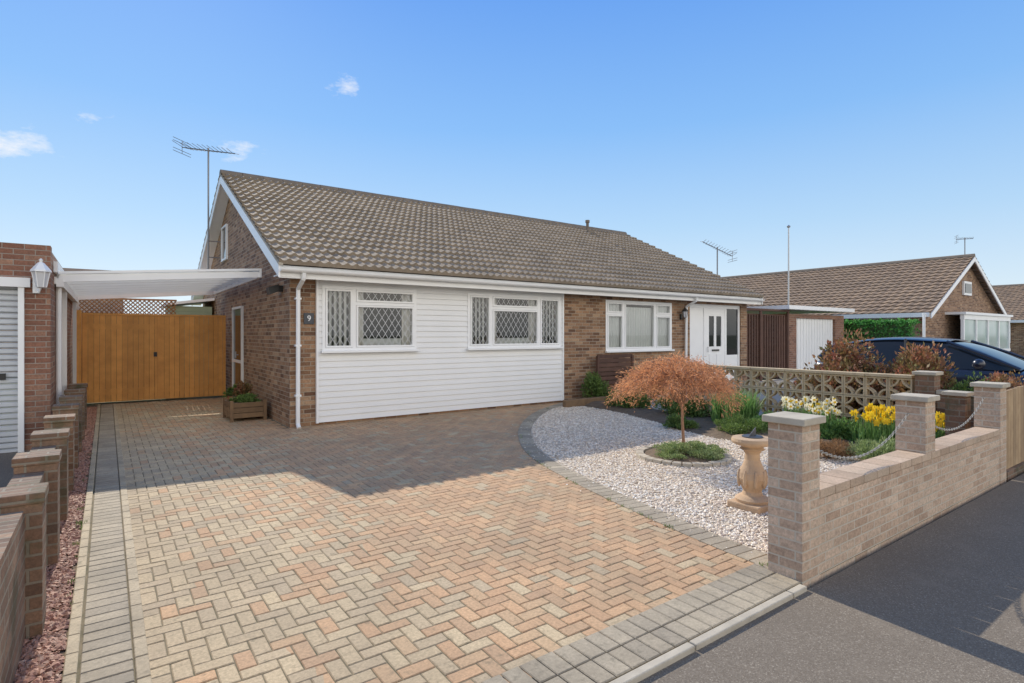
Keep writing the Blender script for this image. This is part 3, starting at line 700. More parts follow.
# ================================================================== foliage helpers
def leaves(name, P, D, L, W, mat, parent, jit=.6):
    n = len(P); D = D + rng.normal(0, jit, (n, 3)); D /= np.linalg.norm(D, axis=1)[:, None] + 1e-9
    Q = np.cross(D, rng.normal(0, 1, (n, 3))); Q /= np.linalg.norm(Q, axis=1)[:, None] + 1e-9
    L = L*rng.uniform(.6, 1.3, n)[:, None]; W = W*rng.uniform(.7, 1.2, n)[:, None]
    V = np.stack([P, P+D*L*.45+Q*W, P+D*L, P+D*L*.45-Q*W], 1).reshape(-1, 3)
    F = (np.array([0, 1, 2, 3])[None] + (np.arange(n)*4)[:, None]).tolist()
    return mkobj(name, V.tolist(), [tuple(f) for f in F], mat, parent)
def shrub(name, label, x, y, rx, ry, h, n, L, W, mat, z0=.03, group=None, cat='shrub', k=14, base=.1, up=.5, clump=.33, leafname='foliage'):
    t = thing(name, label, cat, (x, y, z0), group)
    cen = rng.normal(0, 1, (k, 3)); cen /= np.linalg.norm(cen, axis=1)[:, None]; cen *= rng.uniform(.35, .85, k)[:, None]; cen[:, 2] = np.abs(cen[:, 2])*1.0
    w = rng.integers(0, k, n); off = rng.normal(0, 1, (n, 3)); off /= np.linalg.norm(off, axis=1)[:, None]
    p = cen[w] + off*(rng.uniform(0, 1, n)**.45*clump*rng.uniform(.6, 1.35, k)[w])[:, None]
    p[:, 2] = np.clip(p[:, 2], 0.0, None)
    nrm = off + np.array([0, 0, up])
    P = np.stack([x+p[:, 0]*rx, y+p[:, 1]*ry, z0+h*base+p[:, 2]*h*(1-base)*.85], 1)
    leaves(leafname, P, nrm, L, W, mat, t, .5)
    st = MB()
    for i in range(min(k, 12)):
        c = cen[i]; st.path([(x+c[0]*rx*.1, y+c[1]*ry*.1, z0-.02), (x+c[0]*rx*.5, y+c[1]*ry*.5, z0+h*.3), (x+c[0]*rx, y+c[1]*ry, z0+h*base+c[2]*h*.75)], .012*max(.4, h), 5, .004)
    st.build('stems', 'bark', t)
    return t
def blades(V, F, x, y, z, n, h, spread, w=.008, lean=.35):
    for _ in range(n):
        a = random.uniform(0, 6.283); r = spread*math.sqrt(random.random()); bx, by = x+math.cos(a)*r, y+math.sin(a)*r
        la = random.uniform(0, 6.283); ln = lean*random.random()*h; hh = h*random.uniform(.6, 1.1)
        tx, ty = math.cos(la), math.sin(la); px, py = -ty*w, tx*w; o = len(V)
        V += [(bx-px, by-py, z), (bx+px, by+py, z), (bx+tx*ln*.35+px*.9, by+ty*ln*.35+py*.9, z+hh*.6), (bx+tx*ln*.35-px*.9, by+ty*ln*.35-py*.9, z+hh*.6), (bx+tx*ln, by+ty*ln, z+hh)]
        F += [(o, o+1, o+2, o+3), (o+3, o+2, o+4)]
def daffodils(label, x, y, spread, nb, nf, h, petal):
    t = thing('daffodil_clump', label, 'daffodils', (x, y, .04)); V = []; F = []
    blades(V, F, x, y, .04, nb, h*.82, spread, .007, .4)
    mkobj('leaves', V, F, 'daff', t)
    for _ in range(nf):
        fl = MB()
        a = random.uniform(0, 6.283); r = spread*1.05*math.sqrt(random.random()); bx, by = x+math.cos(a)*r, y+math.sin(a)*r; hz = .04+h*random.uniform(.70, 1.08)
        tx, ty = bx+random.uniform(-.04, .04), by+random.uniform(-.04, .04)
        fa = random.uniform(3.0, 6.0); d = Vector((math.cos(fa), math.sin(fa), .1)).normalized(); q = d.to_track_quat('Z', 'Y'); c = Vector((tx, ty, hz))
        vs = [c]; fs = []
        for k in range(6):
            an = k*math.pi/3; u = Vector((math.cos(an), math.sin(an), 0)); s = Vector((-math.sin(an), math.cos(an), 0))
            vs += [c+q @ (u*.026+s*.018), c+q @ (u*.052+Vector((0, 0, .004))), c+q @ (u*.026-s*.018)]; fs.append((0, 1+3*k, 2+3*k, 3+3*k))
        f = fl.add(vs, fs).build('flower', petal, t, fix=False)
        MB().tube((bx, by, .04), (tx, ty, hz), .004, 4).build('stalk', 'daff', f, fix=False)
        MB().tube(c, c+d*.030, .010, 7, .017).build('trumpet', 'yellow', f, fix=False)
    return t

# maple tree: airy dome of fine twigs on a thin straight stem
tx, ty = BC
ac = thing('weeping_maple', 'small dome shaped maple with russet leaves in the round gravel bed', 'tree', (tx, ty, .05))
tk = MB(); tk.path([(tx, ty, .02), (tx+.006, ty-.004, .2), (tx-.004, ty+.004, .42), (tx, ty+.01, .66)], .020, 10, .016)
cx0, cy0 = tx-.08, ty+.06; RC = .76
twP = []; twD = []
for k in range(400):
    a = k*2.39996; rr = math.sqrt((k+.5)/400)
    j = random.uniform(.84, 1.08)
    ex, ey = cx0+math.cos(a)*rr*RC*j, cy0+math.sin(a)*rr*RC*j
    top = .68 + .50*math.sqrt(max(0, 1-(rr*.97)**2.6))*random.uniform(.72, 1.10)
    m1 = (tx+(ex-tx)*.30, ty+(ey-ty)*.30, .66+(top-.66)*.70); m2 = (tx+(ex-tx)*.78, ty+(ey-ty)*.78, top)
    e = (ex+random.uniform(-.05, .05), ey+random.uniform(-.05, .05), max(.62, top-.01-.12*rr*random.uniform(.0, 1.3))); e2 = (e[0]+math.cos(a)*.05, e[1]+math.sin(a)*.05, max(.58, e[2]-.05*rr+random.uniform(-.05, .07)))
    if k % 9 == 0: tk.path([(tx, ty+.01, .62+.04*random.random()), m1, m2, e, e2], .007, 5, .002)
    else: tk.path([m1, m2, e, e2], .0028, 4, .001)
    for (p, q, nn) in ((m1, m2, 8), (m2, e, 22), (e, e2, 18)):
        p, q = np.array(p), np.array(q)
        t_ = rng.uniform(0, 1, nn)[:, None]; twP.append(p+(q-p)*t_+rng.normal(0, .028, (nn, 3))); twD.append(np.repeat((q-p)[None]/(np.linalg.norm(q-p)+1e-6), nn, 0))
tk.build('trunk', 'twig', ac)
P = np.concatenate(twP); D = np.concatenate(twD) + np.array([0, 0, .05])
leaves('crown', P, D, .048, .0034, 'acer', ac, .7)
rg = MB()
for k in range(30):
    a0, a1 = 2*math.pi*k/30+.012, 2*math.pi*(k+1)/30-.012
    p = [(BC[0]+r*math.cos(a), BC[1]+r*math.sin(a)) for r, a in ((.47, a0), (.56, a0), (.56, a1), (.47, a1))]
    rg.prism('z', p, -.01, .045+random.uniform(-.004, .004))
tag(rg.build('round_bed_edging', 'concrete', bevel=.004), 'ring of low pale edging around the maple', 'edging')
rb = MB().lathe(BC[0], BC[1], [(.469, .0), (.45, .03), (.3, .055), (.02, .065)], 24); struct(rb.build('round_bed_soil', 'soil'))
shrub('ground_cover_plant', 'low grey green creeping plant mat under the maple', BC[0]+.03, BC[1]-.06, .50, .48, .18, 16000, .020, .006, 'greygreen', .03, cat='plant', k=80, clump=.22, up=.9)

# sundial
sx, sy = 4.51, 2.69
sd = thing('sundial_pedestal', 'carved buff stone sundial pedestal standing on the gravel', 'sundial', (sx, sy, 0))
MB().box(sx-.15, sx+.15, sy-.15, sy+.15, -.01, .06).build('plinth', 'stone', sd, bevel=.012)
MB().lathe(sx, sy, [(.135, .06), (.14, .085), (.115, .105), (.085, .12), (.075, .15), (.095, .20), (.115, .26), (.11, .31), (.08, .37), (.062, .42), (.06, .47), (.075, .495), (.10, .51), (.085, .525), (.11, .545)], 32).build('baluster', 'stone', sd, smooth=False)
leafr = MB()
for k in range(8):
    a = k*math.pi/4; c = (sx+.108*math.cos(a), sy+.108*math.sin(a))
    leafr.lathe(c[0], c[1], [(.004, .18), (.016, .21), (.020, .27), (.014, .31), (.003, .335)], 8)
leafr.build('carved_leaves', 'stone', sd, smooth=True)
MB().lathe(sx, sy, [(.13, .546), (.165, .56), (.172, .58), (.165, .605), (.12, .612)], 32).build('bowl', 'stone', sd, bevel=.003)
dl = MB().lathe(sx, sy, [(.085, .613), (.085, .62), (.08, .622)], 24); dl.add([(sx-.06, sy-.004, .622), (sx+.05, sy-.004, .622), (sx+.05, sy-.004, .69), (sx-.06, sy+.004, .622), (sx+.05, sy+.004, .622), (sx+.05, sy+.004, .69)], [(0, 1, 2), (3, 4, 5), (0, 1, 4, 3), (1, 2, 5, 4), (0, 2, 5, 3)])
dl.build('dial', 'slate', sd)

# ================================================================== street wall
fwl = thing('front_garden_wall', 'low buff brick street wall with three tall capped piers', 'wall', (3.4, 1.8, 0))
MB().box(3.61, 7.60, 1.704, 1.89, -.08, .465).build('wall', 'brick_buff', fwl)
cpn = MB(); x = 3.61
while x < 7.6:
    y0 = 1.700
    xe = min(x+.206, 7.40 if x < 7.40 else 7.6)
    if x < 7.395: cpn.box(x+.004, xe, y0, 1.905, .469, .525)
    x += .21
cpn.build('coping', island_ramp('coping_brick', [(0, (.48, .345, .24)), (.5, (.58, .44, .32)), (1, (.42, .295, .205))], grime=.4), fwl, bevel=.004)
def pier(x, y, w, h, parent, mat='brick_buff', cap=.028, name='pier', zb=-.08):
    p = MB().box(x, x+w, y, y+w, zb, h).build(name, mat, parent)
    MB().box(x-cap, x+w+cap, y-cap, y+w+cap, h+.001, h+.045).build('cap', 'concrete', p, bevel=.006)
    return p
for x, y in ((3.39, 1.70), (5.39, 1.708), (7.40, 1.70)): pier(x, y, .215, .945, fwl)
op = thing('brick_pier', 'small brick pier standing behind the street wall near its right end', 'pier', (8.0, 2.15, 0)); pier(8.0, 2.15, .19, .78, op, 'brick_old')
def chain(label, a, b, sag):
    m = MB(); a, b = Vector(a), Vector(b); n = int((b-a).length*1.05/.034); pts = []
    for i in range(n+1):
        t = i/n; p = a.lerp(b, t); p.z -= sag*4*t*(1-t); pts.append(p)
    for i in range(n):
        d = (pts[i+1]-pts[i]).normalized(); q = d.to_track_quat('X', 'Z').to_matrix()
        rot = q @ Matrix.Rotation(R(90)*(i % 2), 3, 'X')
        m.torus((pts[i]+pts[i+1])/2, (.020, .009), .0028, 10, 5, rot)
    return tag(m.build('hanging_chain', 'chain', fix=False, smooth=True), label, 'chain')
chain('dull chain hanging between the first and second street piers', (3.605, 1.83, .84), (5.39, 1.83, .84), .24)
chain('dull chain hanging between the second and third street piers', (5.605, 1.83, .84), (7.40, 1.83, .84), .24)
tf2 = thing('picket_fence', 'weathered closeboard timber fence at the right end of the brick street wall', 'fence', (8.2, 1.75, 0))
m = MB(); x = 7.66
while x < 10.5: m.box(x, x+.094, 1.74, 1.76+random.uniform(0, .006), .05, .90+random.uniform(-.008, .008)); x += .10
m.build('boards', 'fence', tf2)
for z in (.25, .68): MB().box(7.66, 10.5, 1.768, 1.80, z, z+.08).build('rail', 'fence', tf2)
MB().box(7.66, 10.5, 1.70, 1.82, -.08, .045).build('gravel_board', 'brick_old', tf2)

# ================================================================== screen block wall
sw = thing('screen_block_wall', 'pierced concrete screen block wall dividing the two front gardens', 'wall', (8.8, 2.9, 0))
m = MB(); bs_ = .29
def bar(p, q, w=.012, x0=8.75, x1=8.84):
    d = Vector((q[0]-p[0], q[1]-p[1])); L = d.length; d /= L; nn = Vector((-d.y, d.x))*w
    m.prism('x', [(p[0]+nn.x, p[1]+nn.y), (q[0]+nn.x, q[1]+nn.y), (q[0]-nn.x, q[1]-nn.y), (p[0]-nn.x, p[1]-nn.y)], x0, x1)
ny = 13
for j in range(ny):
    for k in range(3):
        y0, z0 = 2.92+j*bs_, .03+k*bs_; yc, zc = y0+bs_/2, z0+bs_/2
        m.box(8.745, 8.845, y0+.003, y0+bs_-.003, z0+.003, z0+.024).box(8.745, 8.845, y0+.003, y0+bs_-.003, z0+bs_-.024, z0+bs_-.003)
        m.box(8.745, 8.845, y0+.003, y0+.024, z0+.024, z0+bs_-.024).box(8.745, 8.845, y0+bs_-.024, y0+bs_-.003, z0+.024, z0+bs_-.024)
        for (sy_2, sz_2) in ((1, 1), (1, -1), (-1, 1), (-1, -1)):
            pts = [(yc+sy_2*(.145-.125*math.cos(a)), zc+sz_2*(.145-.125*math.sin(a))) for a in np.linspace(.12, math.pi/2-.12, 5)]
            for q in range(4): bar(pts[q], pts[q+1])
m.build('pierced_blocks', 'breeze', sw, fix=False)
MB().box(8.74, 8.85, 2.92, 2.92+ny*bs_, -.08, .03).build('plinth', 'brick_old', sw)
cc = MB(); y = 2.92
while y < 2.92+ny*bs_-.1: cc.box(8.72, 8.87, y+.003, min(y+.58, 2.92+ny*bs_)-.003, .903, .945); y += .58
cc.build('coping', 'breeze', sw, bevel=.005)
pier(8.70, 2.66, .215, .96, sw, 'brick_old'); pier(8.70, 2.93+ny*bs_, .215, .96, sw, 'brick_old')
lw = thing('low_brick_wall', 'low weathered brick wall in front of the screen block wall pier', 'wall', (8.8, 2.3, 0))
MB().box(8.74, 8.85, 1.83, 2.65, -.08, .72).build('wall', 'brick_old', lw); MB().box(8.72, 8.87, 1.83, 2.65, .722, .77).build('coping', 'concrete', lw)

# plants
daffodils('clump of cream daffodils beside the screen block wall', 8.15, 3.98, .34, 440, 56, .50, 'cream')
daffodils('clump of bright yellow daffodils at the right of the flower bed', 8.15, 3.10, .32, 440, 54, .46, 'yellow')
daffodils('small group of yellow daffodils close to the low wall', 8.35, 2.62, .2, 180, 18, .42, 'yellow')
V = []; F = []
t = thing('leafy_clump', 'tall green strap leaved clump without flowers by the screen wall', 'plant', (8.2, 5.2, .04)); blades(V, F, 8.2, 5.2, .04, 700, .55, .34, .010, .5); mkobj('leaves', V, F, 'daff', t)
shrub('lavender_bush', 'rounded grey green bush in the front corner of the bed', 7.3, 2.75, .36, .32, .34, 7000, .04, .005, 'greygreen', cat='shrub', k=30, clump=.28, up=1.2)
shrub('twiggy_plant', 'brown twiggy perennial beside the grey green bush', 7.0, 3.2, .3, .28, .22, 4200, .05, .003, 'brownleaf', cat='plant', k=20, up=1.4)
shrub('heather_plant', 'low green heather at the gravel edge behind the sundial', 7.55, 4.75, .45, .42, .28, 8000, .03, .005, 'green', cat='plant', k=30, up=1.2)
shrub('heather_plant', 'russet heather mound in the middle of the bed', 7.6, 3.85, .36, .34, .24, 5000, .03, .005, 'brownleaf', cat='plant', k=24, up=1.2)
shrub('green_shrub', 'mid green shrub low against the screen wall behind the maple', 8.3, 6.3, .40, .6, .5, 7000, .05, .013, 'green', k=24)
shrub('green_shrub', 'bushy green shrub at the house end of the screen wall', 8.4, 7.6, .36, .6, .42, 6500, .05, .013, 'green', k=24)
shrub('rose_bush', 'upright leafy rose bush against the brick between the two homes', 8.75, 8.95, .38, .22, .78, 2600, .06, .016, 'green', k=12, up=.8)
shrub('alpine_plant', 'little variegated plant at the gravel edge right of the maple', 7.4, 5.6, .3, .3, .22, 2600, .04, .01, 'green', cat='plant')
shrub('alpine_plant', 'small silvery plant beside the yellow daffodils', 7.75, 2.45, .3, .26, .26, 3200, .04, .006, 'greygreen', cat='plant')
shrub('leafy_plant', 'fresh green mound between the cream and yellow daffodils', 8.1, 3.55, .3, .25, .34, 3600, .05, .012, 'daff', cat='plant', k=18)
shrub('leafy_plant', 'fresh green mound left of the cream daffodils', 8.0, 4.6, .3, .3, .34, 3600, .05, .012, 'daff', cat='plant', k=18)
shrub('photinia_bush', 'large red brown leaved bush behind the screen block wall', 9.80, 4.15, .95, .80, 1.54, 26000, .075, .020, 'redleaf', k=60, base=.08, clump=.34)
shrub('photinia_bush', 'russet and green bush overlapping the dark blue car', 9.80, 3.30, .85, .66, 1.44, 22000, .07, .019, 'redleaf', k=56, base=.08, clump=.34)
shrub('conifer_bush', 'mid green bush beyond the brick pier', 9.6, 2.65, .6, .42, 1.10, 9500, .05, .011, 'green', k=28, base=.1)
shrub('brown_bush', 'low reddish bush behind the third street pier', 10.1, 2.25, .9, .38, 1.04, 9500, .055, .015, 'redleaf', k=30, base=.1)
shrub('front_bush', 'leafy green bush below the neighbouring window', 10.4, 8.7, .8, .4, .95, 6500, .06, .018, 'green', k=22, base=.1)
tag(MB().box(7.55, 8.72, 8.55, 8.66, -.01, .15).build('timber_sleeper', 'planter', bevel=.01), 'timber sleeper edging the bed near the bungalow wall', 'sleeper')
tf3 = thing('low_slatted_fence', 'low dark timber panel against the brick wall left of the neighbouring window', 'fence', (9.0, 9.1, 0))
m = MB(); z = .15
while z < .95: m.box(8.95, 10.1, 9.06, 9.08, z, z+.08); z += .1
m.build('slats', 'darkfence', tf3)
for x in (8.93, 10.06): MB().box(x, x+.06, 9.04, 9.10, 0, 1.0).build('post', 'darkfence', tf3)
V = []; F = []
for _ in range(60):
    y = random.uniform(1.8, 9.0); x = random.choice([-.165+random.uniform(-.02, .02), float(xr(y))-.2+random.uniform(-.01, .01)])
    blades(V, F, x, y, 0, random.randint(5, 12), random.uniform(.015, .04), .025, .002, .8)
stuff(mkobj('weed_tufts', V, F, 'green'), 'tiny grass weeds growing along the paving edges', 'weeds')

pt = thing('wooden_planter', 'slatted timber planter trough against the side wall under the carport edge', 'planter', (1.95, 10.8, 0))
m = MB()
for k in range(3):
    z = .06+k*.09; m.box(1.72, 2.24, 10.48, 10.50, z, z+.08).box(1.72, 2.24, 11.18, 11.20, z, z+.08).box(1.70, 1.72, 10.48, 11.20, z, z+.08).box(2.24, 2.26, 10.48, 11.20, z, z+.08)
for x in (1.69, 2.22):
    for y in (10.46, 11.16): m.box(x, x+.05, y, y+.05, 0, .36)
m.build('box', 'planter', pt); MB().box(1.725, 2.235, 10.505, 11.175, .06, .28).build('soil', 'soil', pt)
shrub('pansy_plants', 'low mixed plants growing in the timber trough', 1.98, 10.84, .24, .32, .18, 1500, .04, .012, 'green', .28, cat='plant', k=14)
pot = thing('flower_pot', 'terracotta pot beside the side door', 'plant pot', (2.08, 12.3, 0))
MB().lathe(2.08, 12.3, [(.10, 0), (.14, .22), (.155, .23), (.155, .27), (.13, .27), (.125, .22)], 20).build('pot', 'terracotta', pot)
shrub('potted_plant', 'leafy plant growing in the terracotta pot', 2.08, 12.3, .18, .18, .3, 900, .05, .014, 'green', .22, cat='plant', k=8)
pot = thing('flower_pot', 'larger dark pot just behind the timber trough', 'plant pot', (2.1, 11.6, 0))
MB().lathe(2.1, 11.6, [(.12, 0), (.17, .28), (.185, .29), (.185, .34), (.155, .34), (.15, .28)], 20).build('pot', 'darkfence', pot)
shrub('potted_plant', 'red tinged plant growing in the dark pot', 2.1, 11.6, .2, .2, .4, 1000, .05, .014, 'redleaf', .28, cat='plant', k=9)

# ================================================================== left boundary wall
lb = thing('boundary_wall', 'low weathered brick boundary wall with a row of flat topped piers', 'wall', (-.4, 5, 0))
MB().box(-.47, -.325, 1.75, 3.55, -.08, .65).build('wall', 'brick_old', lb)
MB().box(-.47, -.325, 3.55, 5.7, -.08, .62).build('wall', 'brick_old', lb)
MB().box(-.47, -.325, 5.7, 9.45, -.08, .58).build('wall', 'brick_old', lb)
for y in (3.62, 4.68, 5.72, 6.78, 7.84, 8.9, 9.95, 11.0):
    p = MB().box(-.475, -.26, y, y+.22, -.079, .66).build('pier', 'brick_old', lb)
    MB().box(-.485, -.25, y-.01, y+.23, .661, .715).build('cap', 'brick_old', p, bevel=.006)
ga = thing('left_garage', 'red brick flat roofed garage at the left edge with a grey shutter', 'garage', (-2, 9.5, 0))
m = MB(); walls(m, -4.6, -.60, -.05, 2.28, 9.5, 9.72, [(-3.3, -.86, -.05, 2.1)]); m.box(-4.6, -.60, 9.5, 9.72, 2.28, 2.66); m.box(-.80, -.60, 9.721, 15.5, -.05, 2.60); m.build('wall', 'brick_red', ga)
MB().box(-3.5, -.80, 9.44, 9.498, 2.10, 2.22).build('lintel', 'white', ga)
for a in (-.92, -3.30): MB().box(a, a+.06, 9.46, 9.6, -.04, 2.1).build('door_frame', 'white', ga)
m = MB(); z = -.04
while z < 2.1:
    m.prism('x', [(9.56, z), (9.535, z+.015), (9.535, z+.055), (9.56, z+.07), (9.58, z+.07), (9.58, z)], -3.24, -.92); z += .0755
m.build('shutter', 'zinc', ga)
MB().box(-4.5, -.78, 9.75, 15.4, 2.4, 2.5).build('roof', 'slate', ga)
MB().box(-.595, -.55, 9.9, 15.5, 2.35, 2.5).build('side_fascia', 'white', ga)
MB().tube((-.56, 10.3, .0), (-.56, 10.3, 2.36), .034, 10).build('downpipe', 'white', ga)
MB().box(-1.1, -1.04, 9.50, 9.53, .92, 1.0).build('handle', 'black', ga)

# ================================================================== right hand background
ff = thing('side_gate', 'dark openwork side gate with upright bars between bungalow and far garage', 'gate', (17, 9.9, 0))
m = MB(); x = 15.36
while x < 18.7: m.box(x, x+.075, 9.9, 9.93, .05, 2.12); x += .15
m.build('bars', 'darkfence', ff)
for z in (.1, 1.05, 2.05): MB().box(15.33, 18.78, 9.932, 9.97, z, z+.1).build('rail', 'darkfence', ff)
for x in (15.33, 17.0, 18.68): MB().box(x, x+.1, 9.86, 9.899, -.05, 2.25).build('post', 'darkfence', ff)
MB().box(15.33, 18.78, 9.84, 9.98, 2.251, 2.32).build('top_rail', 'darkfence', ff)
g2 = thing('right_garage', 'small brick garage with white door beyond the dark side gate', 'garage', (20.5, 9.9, 0))
m = MB(); walls(m, 18.8, 22.9, -.05, 2.2, 9.9, 10.1, [(19.35, 22.2, -.05, 2.05)]); m.box(18.8, 19.0, 10.1, 15, -.05, 2.2); m.build('wall', 'brick_red', g2)
m = MB(); x = 19.36
while x < 22.1: m.box(x+.01, x+.18, 9.97, 10.0, -.04, 2.05); x += .2
m.box(19.35, 22.2, 10.0, 10.02, -.04, 2.05); m.build('garage_door', 'white', g2)
MB().box(18.3, 23.1, 9.6, 15.2, 2.33, 2.46).build('roof', 'white', g2)
def far_house(name, label, x0, x1, y0, y1, ze, zr, mat='tile_far', per=.3):
    h = thing(name, label, 'bungalow', ((x0+x1)/2, y0, 0)); xc = (x0+x1)/2
    MB().prism('y', [(x0, -.05), (x0, ze), (xc, zr-.1), (x1, ze), (x1, -.05)], y0, y1).build('wall', 'brick', h)
    e = .35; sl2 = (zr-ze)/(xc-x0); L = math.hypot(xc-x0+e, zr-ze+e*sl2); za = ze - e*sl2
    S = ((xc-x0+e)/L, 0, (zr-ze+e*sl2)/L)
    rf = tiles('roof', MT[mat], h, (x0-e, y0-.3, za+.03), (0, 1, 0), S, y1-y0+.6, L, per, .33, .04, 5)
    tiles('far_roof_slope', MT[mat], rf, (x1+e, y0-.3, za+.03), (0, 1, 0), (-S[0], 0, S[2]), y1-y0+.6, L, per, .33, .04, 4)
    MB().tube((xc, y0-.3, zr+.04), (xc, y1+.3, zr+.04), .12, 8).build('ridge_tiles', 'ridge', rf)
    for sg in (-1, 1):
        MB().prism('y', [(xc+sg*(xc-x0+e), za-.17), (xc+sg*(xc-x0+e), za+.02), (xc, zr+.02), (xc, zr-.17)], y0-.32, y0-.28).build('bargeboard', 'white', h)
    MB().box(x0-e-.02, x0-e+.02, y0-.25, y1+.25, za-.12, za+.05).build('fascia', 'white', h)
    return h
fh = far_house('far_bungalow', 'brown roofed bungalow with gable and bay window across to the right', 25.85, 35.4, 8.2, 20.0, 2.45, 4.85)
b = MB()
for x in (28.1, 29.7, 31.3, 32.9, 34.5): b.box(x, x+.12, 7.6, 7.7, .82, 2.1)
b.box(28.1, 34.62, 7.58, 7.72, .7, .82).box(28.1, 34.62, 7.58, 7.72, 2.1, 2.3).box(28.1, 34.62, 7.62, 8.2, .0, .7).box(28.0, 34.7, 7.5, 8.2, 2.3, 2.4)
bw = b.build('bay_window', 'white', fh)
MB().box(28.2, 34.5, 7.65, 7.66, .82, 2.1).build('glass_pane', M('far_pane', (.30, .42, .36), (.45, .52, .50), 1.0, .1), bw)
m = MB().box(30.1, 31.1, 8.12, 8.195, 3.2, 3.8); w = m.build('window', 'white', fh); MB().box(30.2, 31.0, 8.10, 8.115, 3.3, 3.7).build('glass_pane', 'carglass', w)
for a, c in ((9.0, 10.6), (12.5, 15.0)):
    m = MB().box(25.75, 25.84, a, c, 1.1, 2.2).build('window', 'white', fh); MB().box(25.73, 25.745, a+.1, c-.1, 1.2, 2.1).build('glass_pane', 'carglass', m)
MB().tube((25.4, 8.1, 0), (25.4, 8.1, 2.3), .05, 8).build('downpipe', 'white', fh)
fh2 = far_house('distant_bungalow', 'distant brown roofed bungalow at the right edge', 48, 60, 9.5, 24, 2.5, 5.0)
for a, c in ((49, 52.5), (54, 58.5)):
    m = MB().box(a, c, 9.3, 9.49, .9, 2.3).build('window', 'white', fh2); MB().box(a+.2, c-.2, 9.28, 9.295, 1.0, 2.2).build('glass_pane', 'carglass', m)
for a, c in ((10.5, 12.5), (14, 16)):
    m = MB().box(47.9, 47.99, a, c, .9, 2.2).build('window', 'white', fh2); MB().box(47.88, 47.895, a+.1, c-.1, 1.0, 2.1).build('glass_pane', 'carglass', m)
yagi('tv_aerial', 'small television aerial on the far bungalow ridge', 30.65, 8.25, 4.3, 5.75, R(-60), .6, .0, .1, .9)
lh = thing('rear_bungalow', 'brown tiled roof of a bungalow behind the left garage', 'bungalow', (-3, 33, 0))
MB().box(-9, .4, 30, 36, -.05, 2.4).build('wall', 'brick', lh); MB().prism('x', [(29.6, 2.4), (33, 4.55), (36.4, 2.4)], -9.3, .6).build('roof', 'tile_far', lh)
hd = thing('clipped_hedge', 'bright green clipped hedge in front of the far bungalow', 'hedge', (24, 9.5, 0))
n = 9000; P = np.stack([rng.uniform(23.7, 24.3, n), rng.uniform(7.9, 13.5, n), rng.uniform(.0, 1.95, n)], 1)
fc = rng.integers(0, 3, n); P[fc == 0, 0] = 23.7+rng.normal(0, .03, (fc == 0).sum()); P[fc == 1, 2] = 1.95+rng.normal(0, .03, (fc == 1).sum())
leaves('foliage', P, rng.normal(0, 1, (n, 3)), .11, .04, 'hedge', hd, .5); MB().box(23.78, 24.22, 8.0, 13.4, -.05, 1.88).build('stems', 'darkgreen', hd)
pm = thing('tall_mast', 'tall thin pale pole rising behind the right garage', 'pole', (24.9, 13.1, 0))
MB().tube((24.9, 13.1, 0), (24.9, 13.1, 6.3), .045, 8, .03).build('mast', 'grey_metal', pm); MB().lathe(24.9, 13.1, [(.06, 6.3), (.08, 6.36), (.01, 6.42)], 10).build('finial', 'grey_metal', pm)

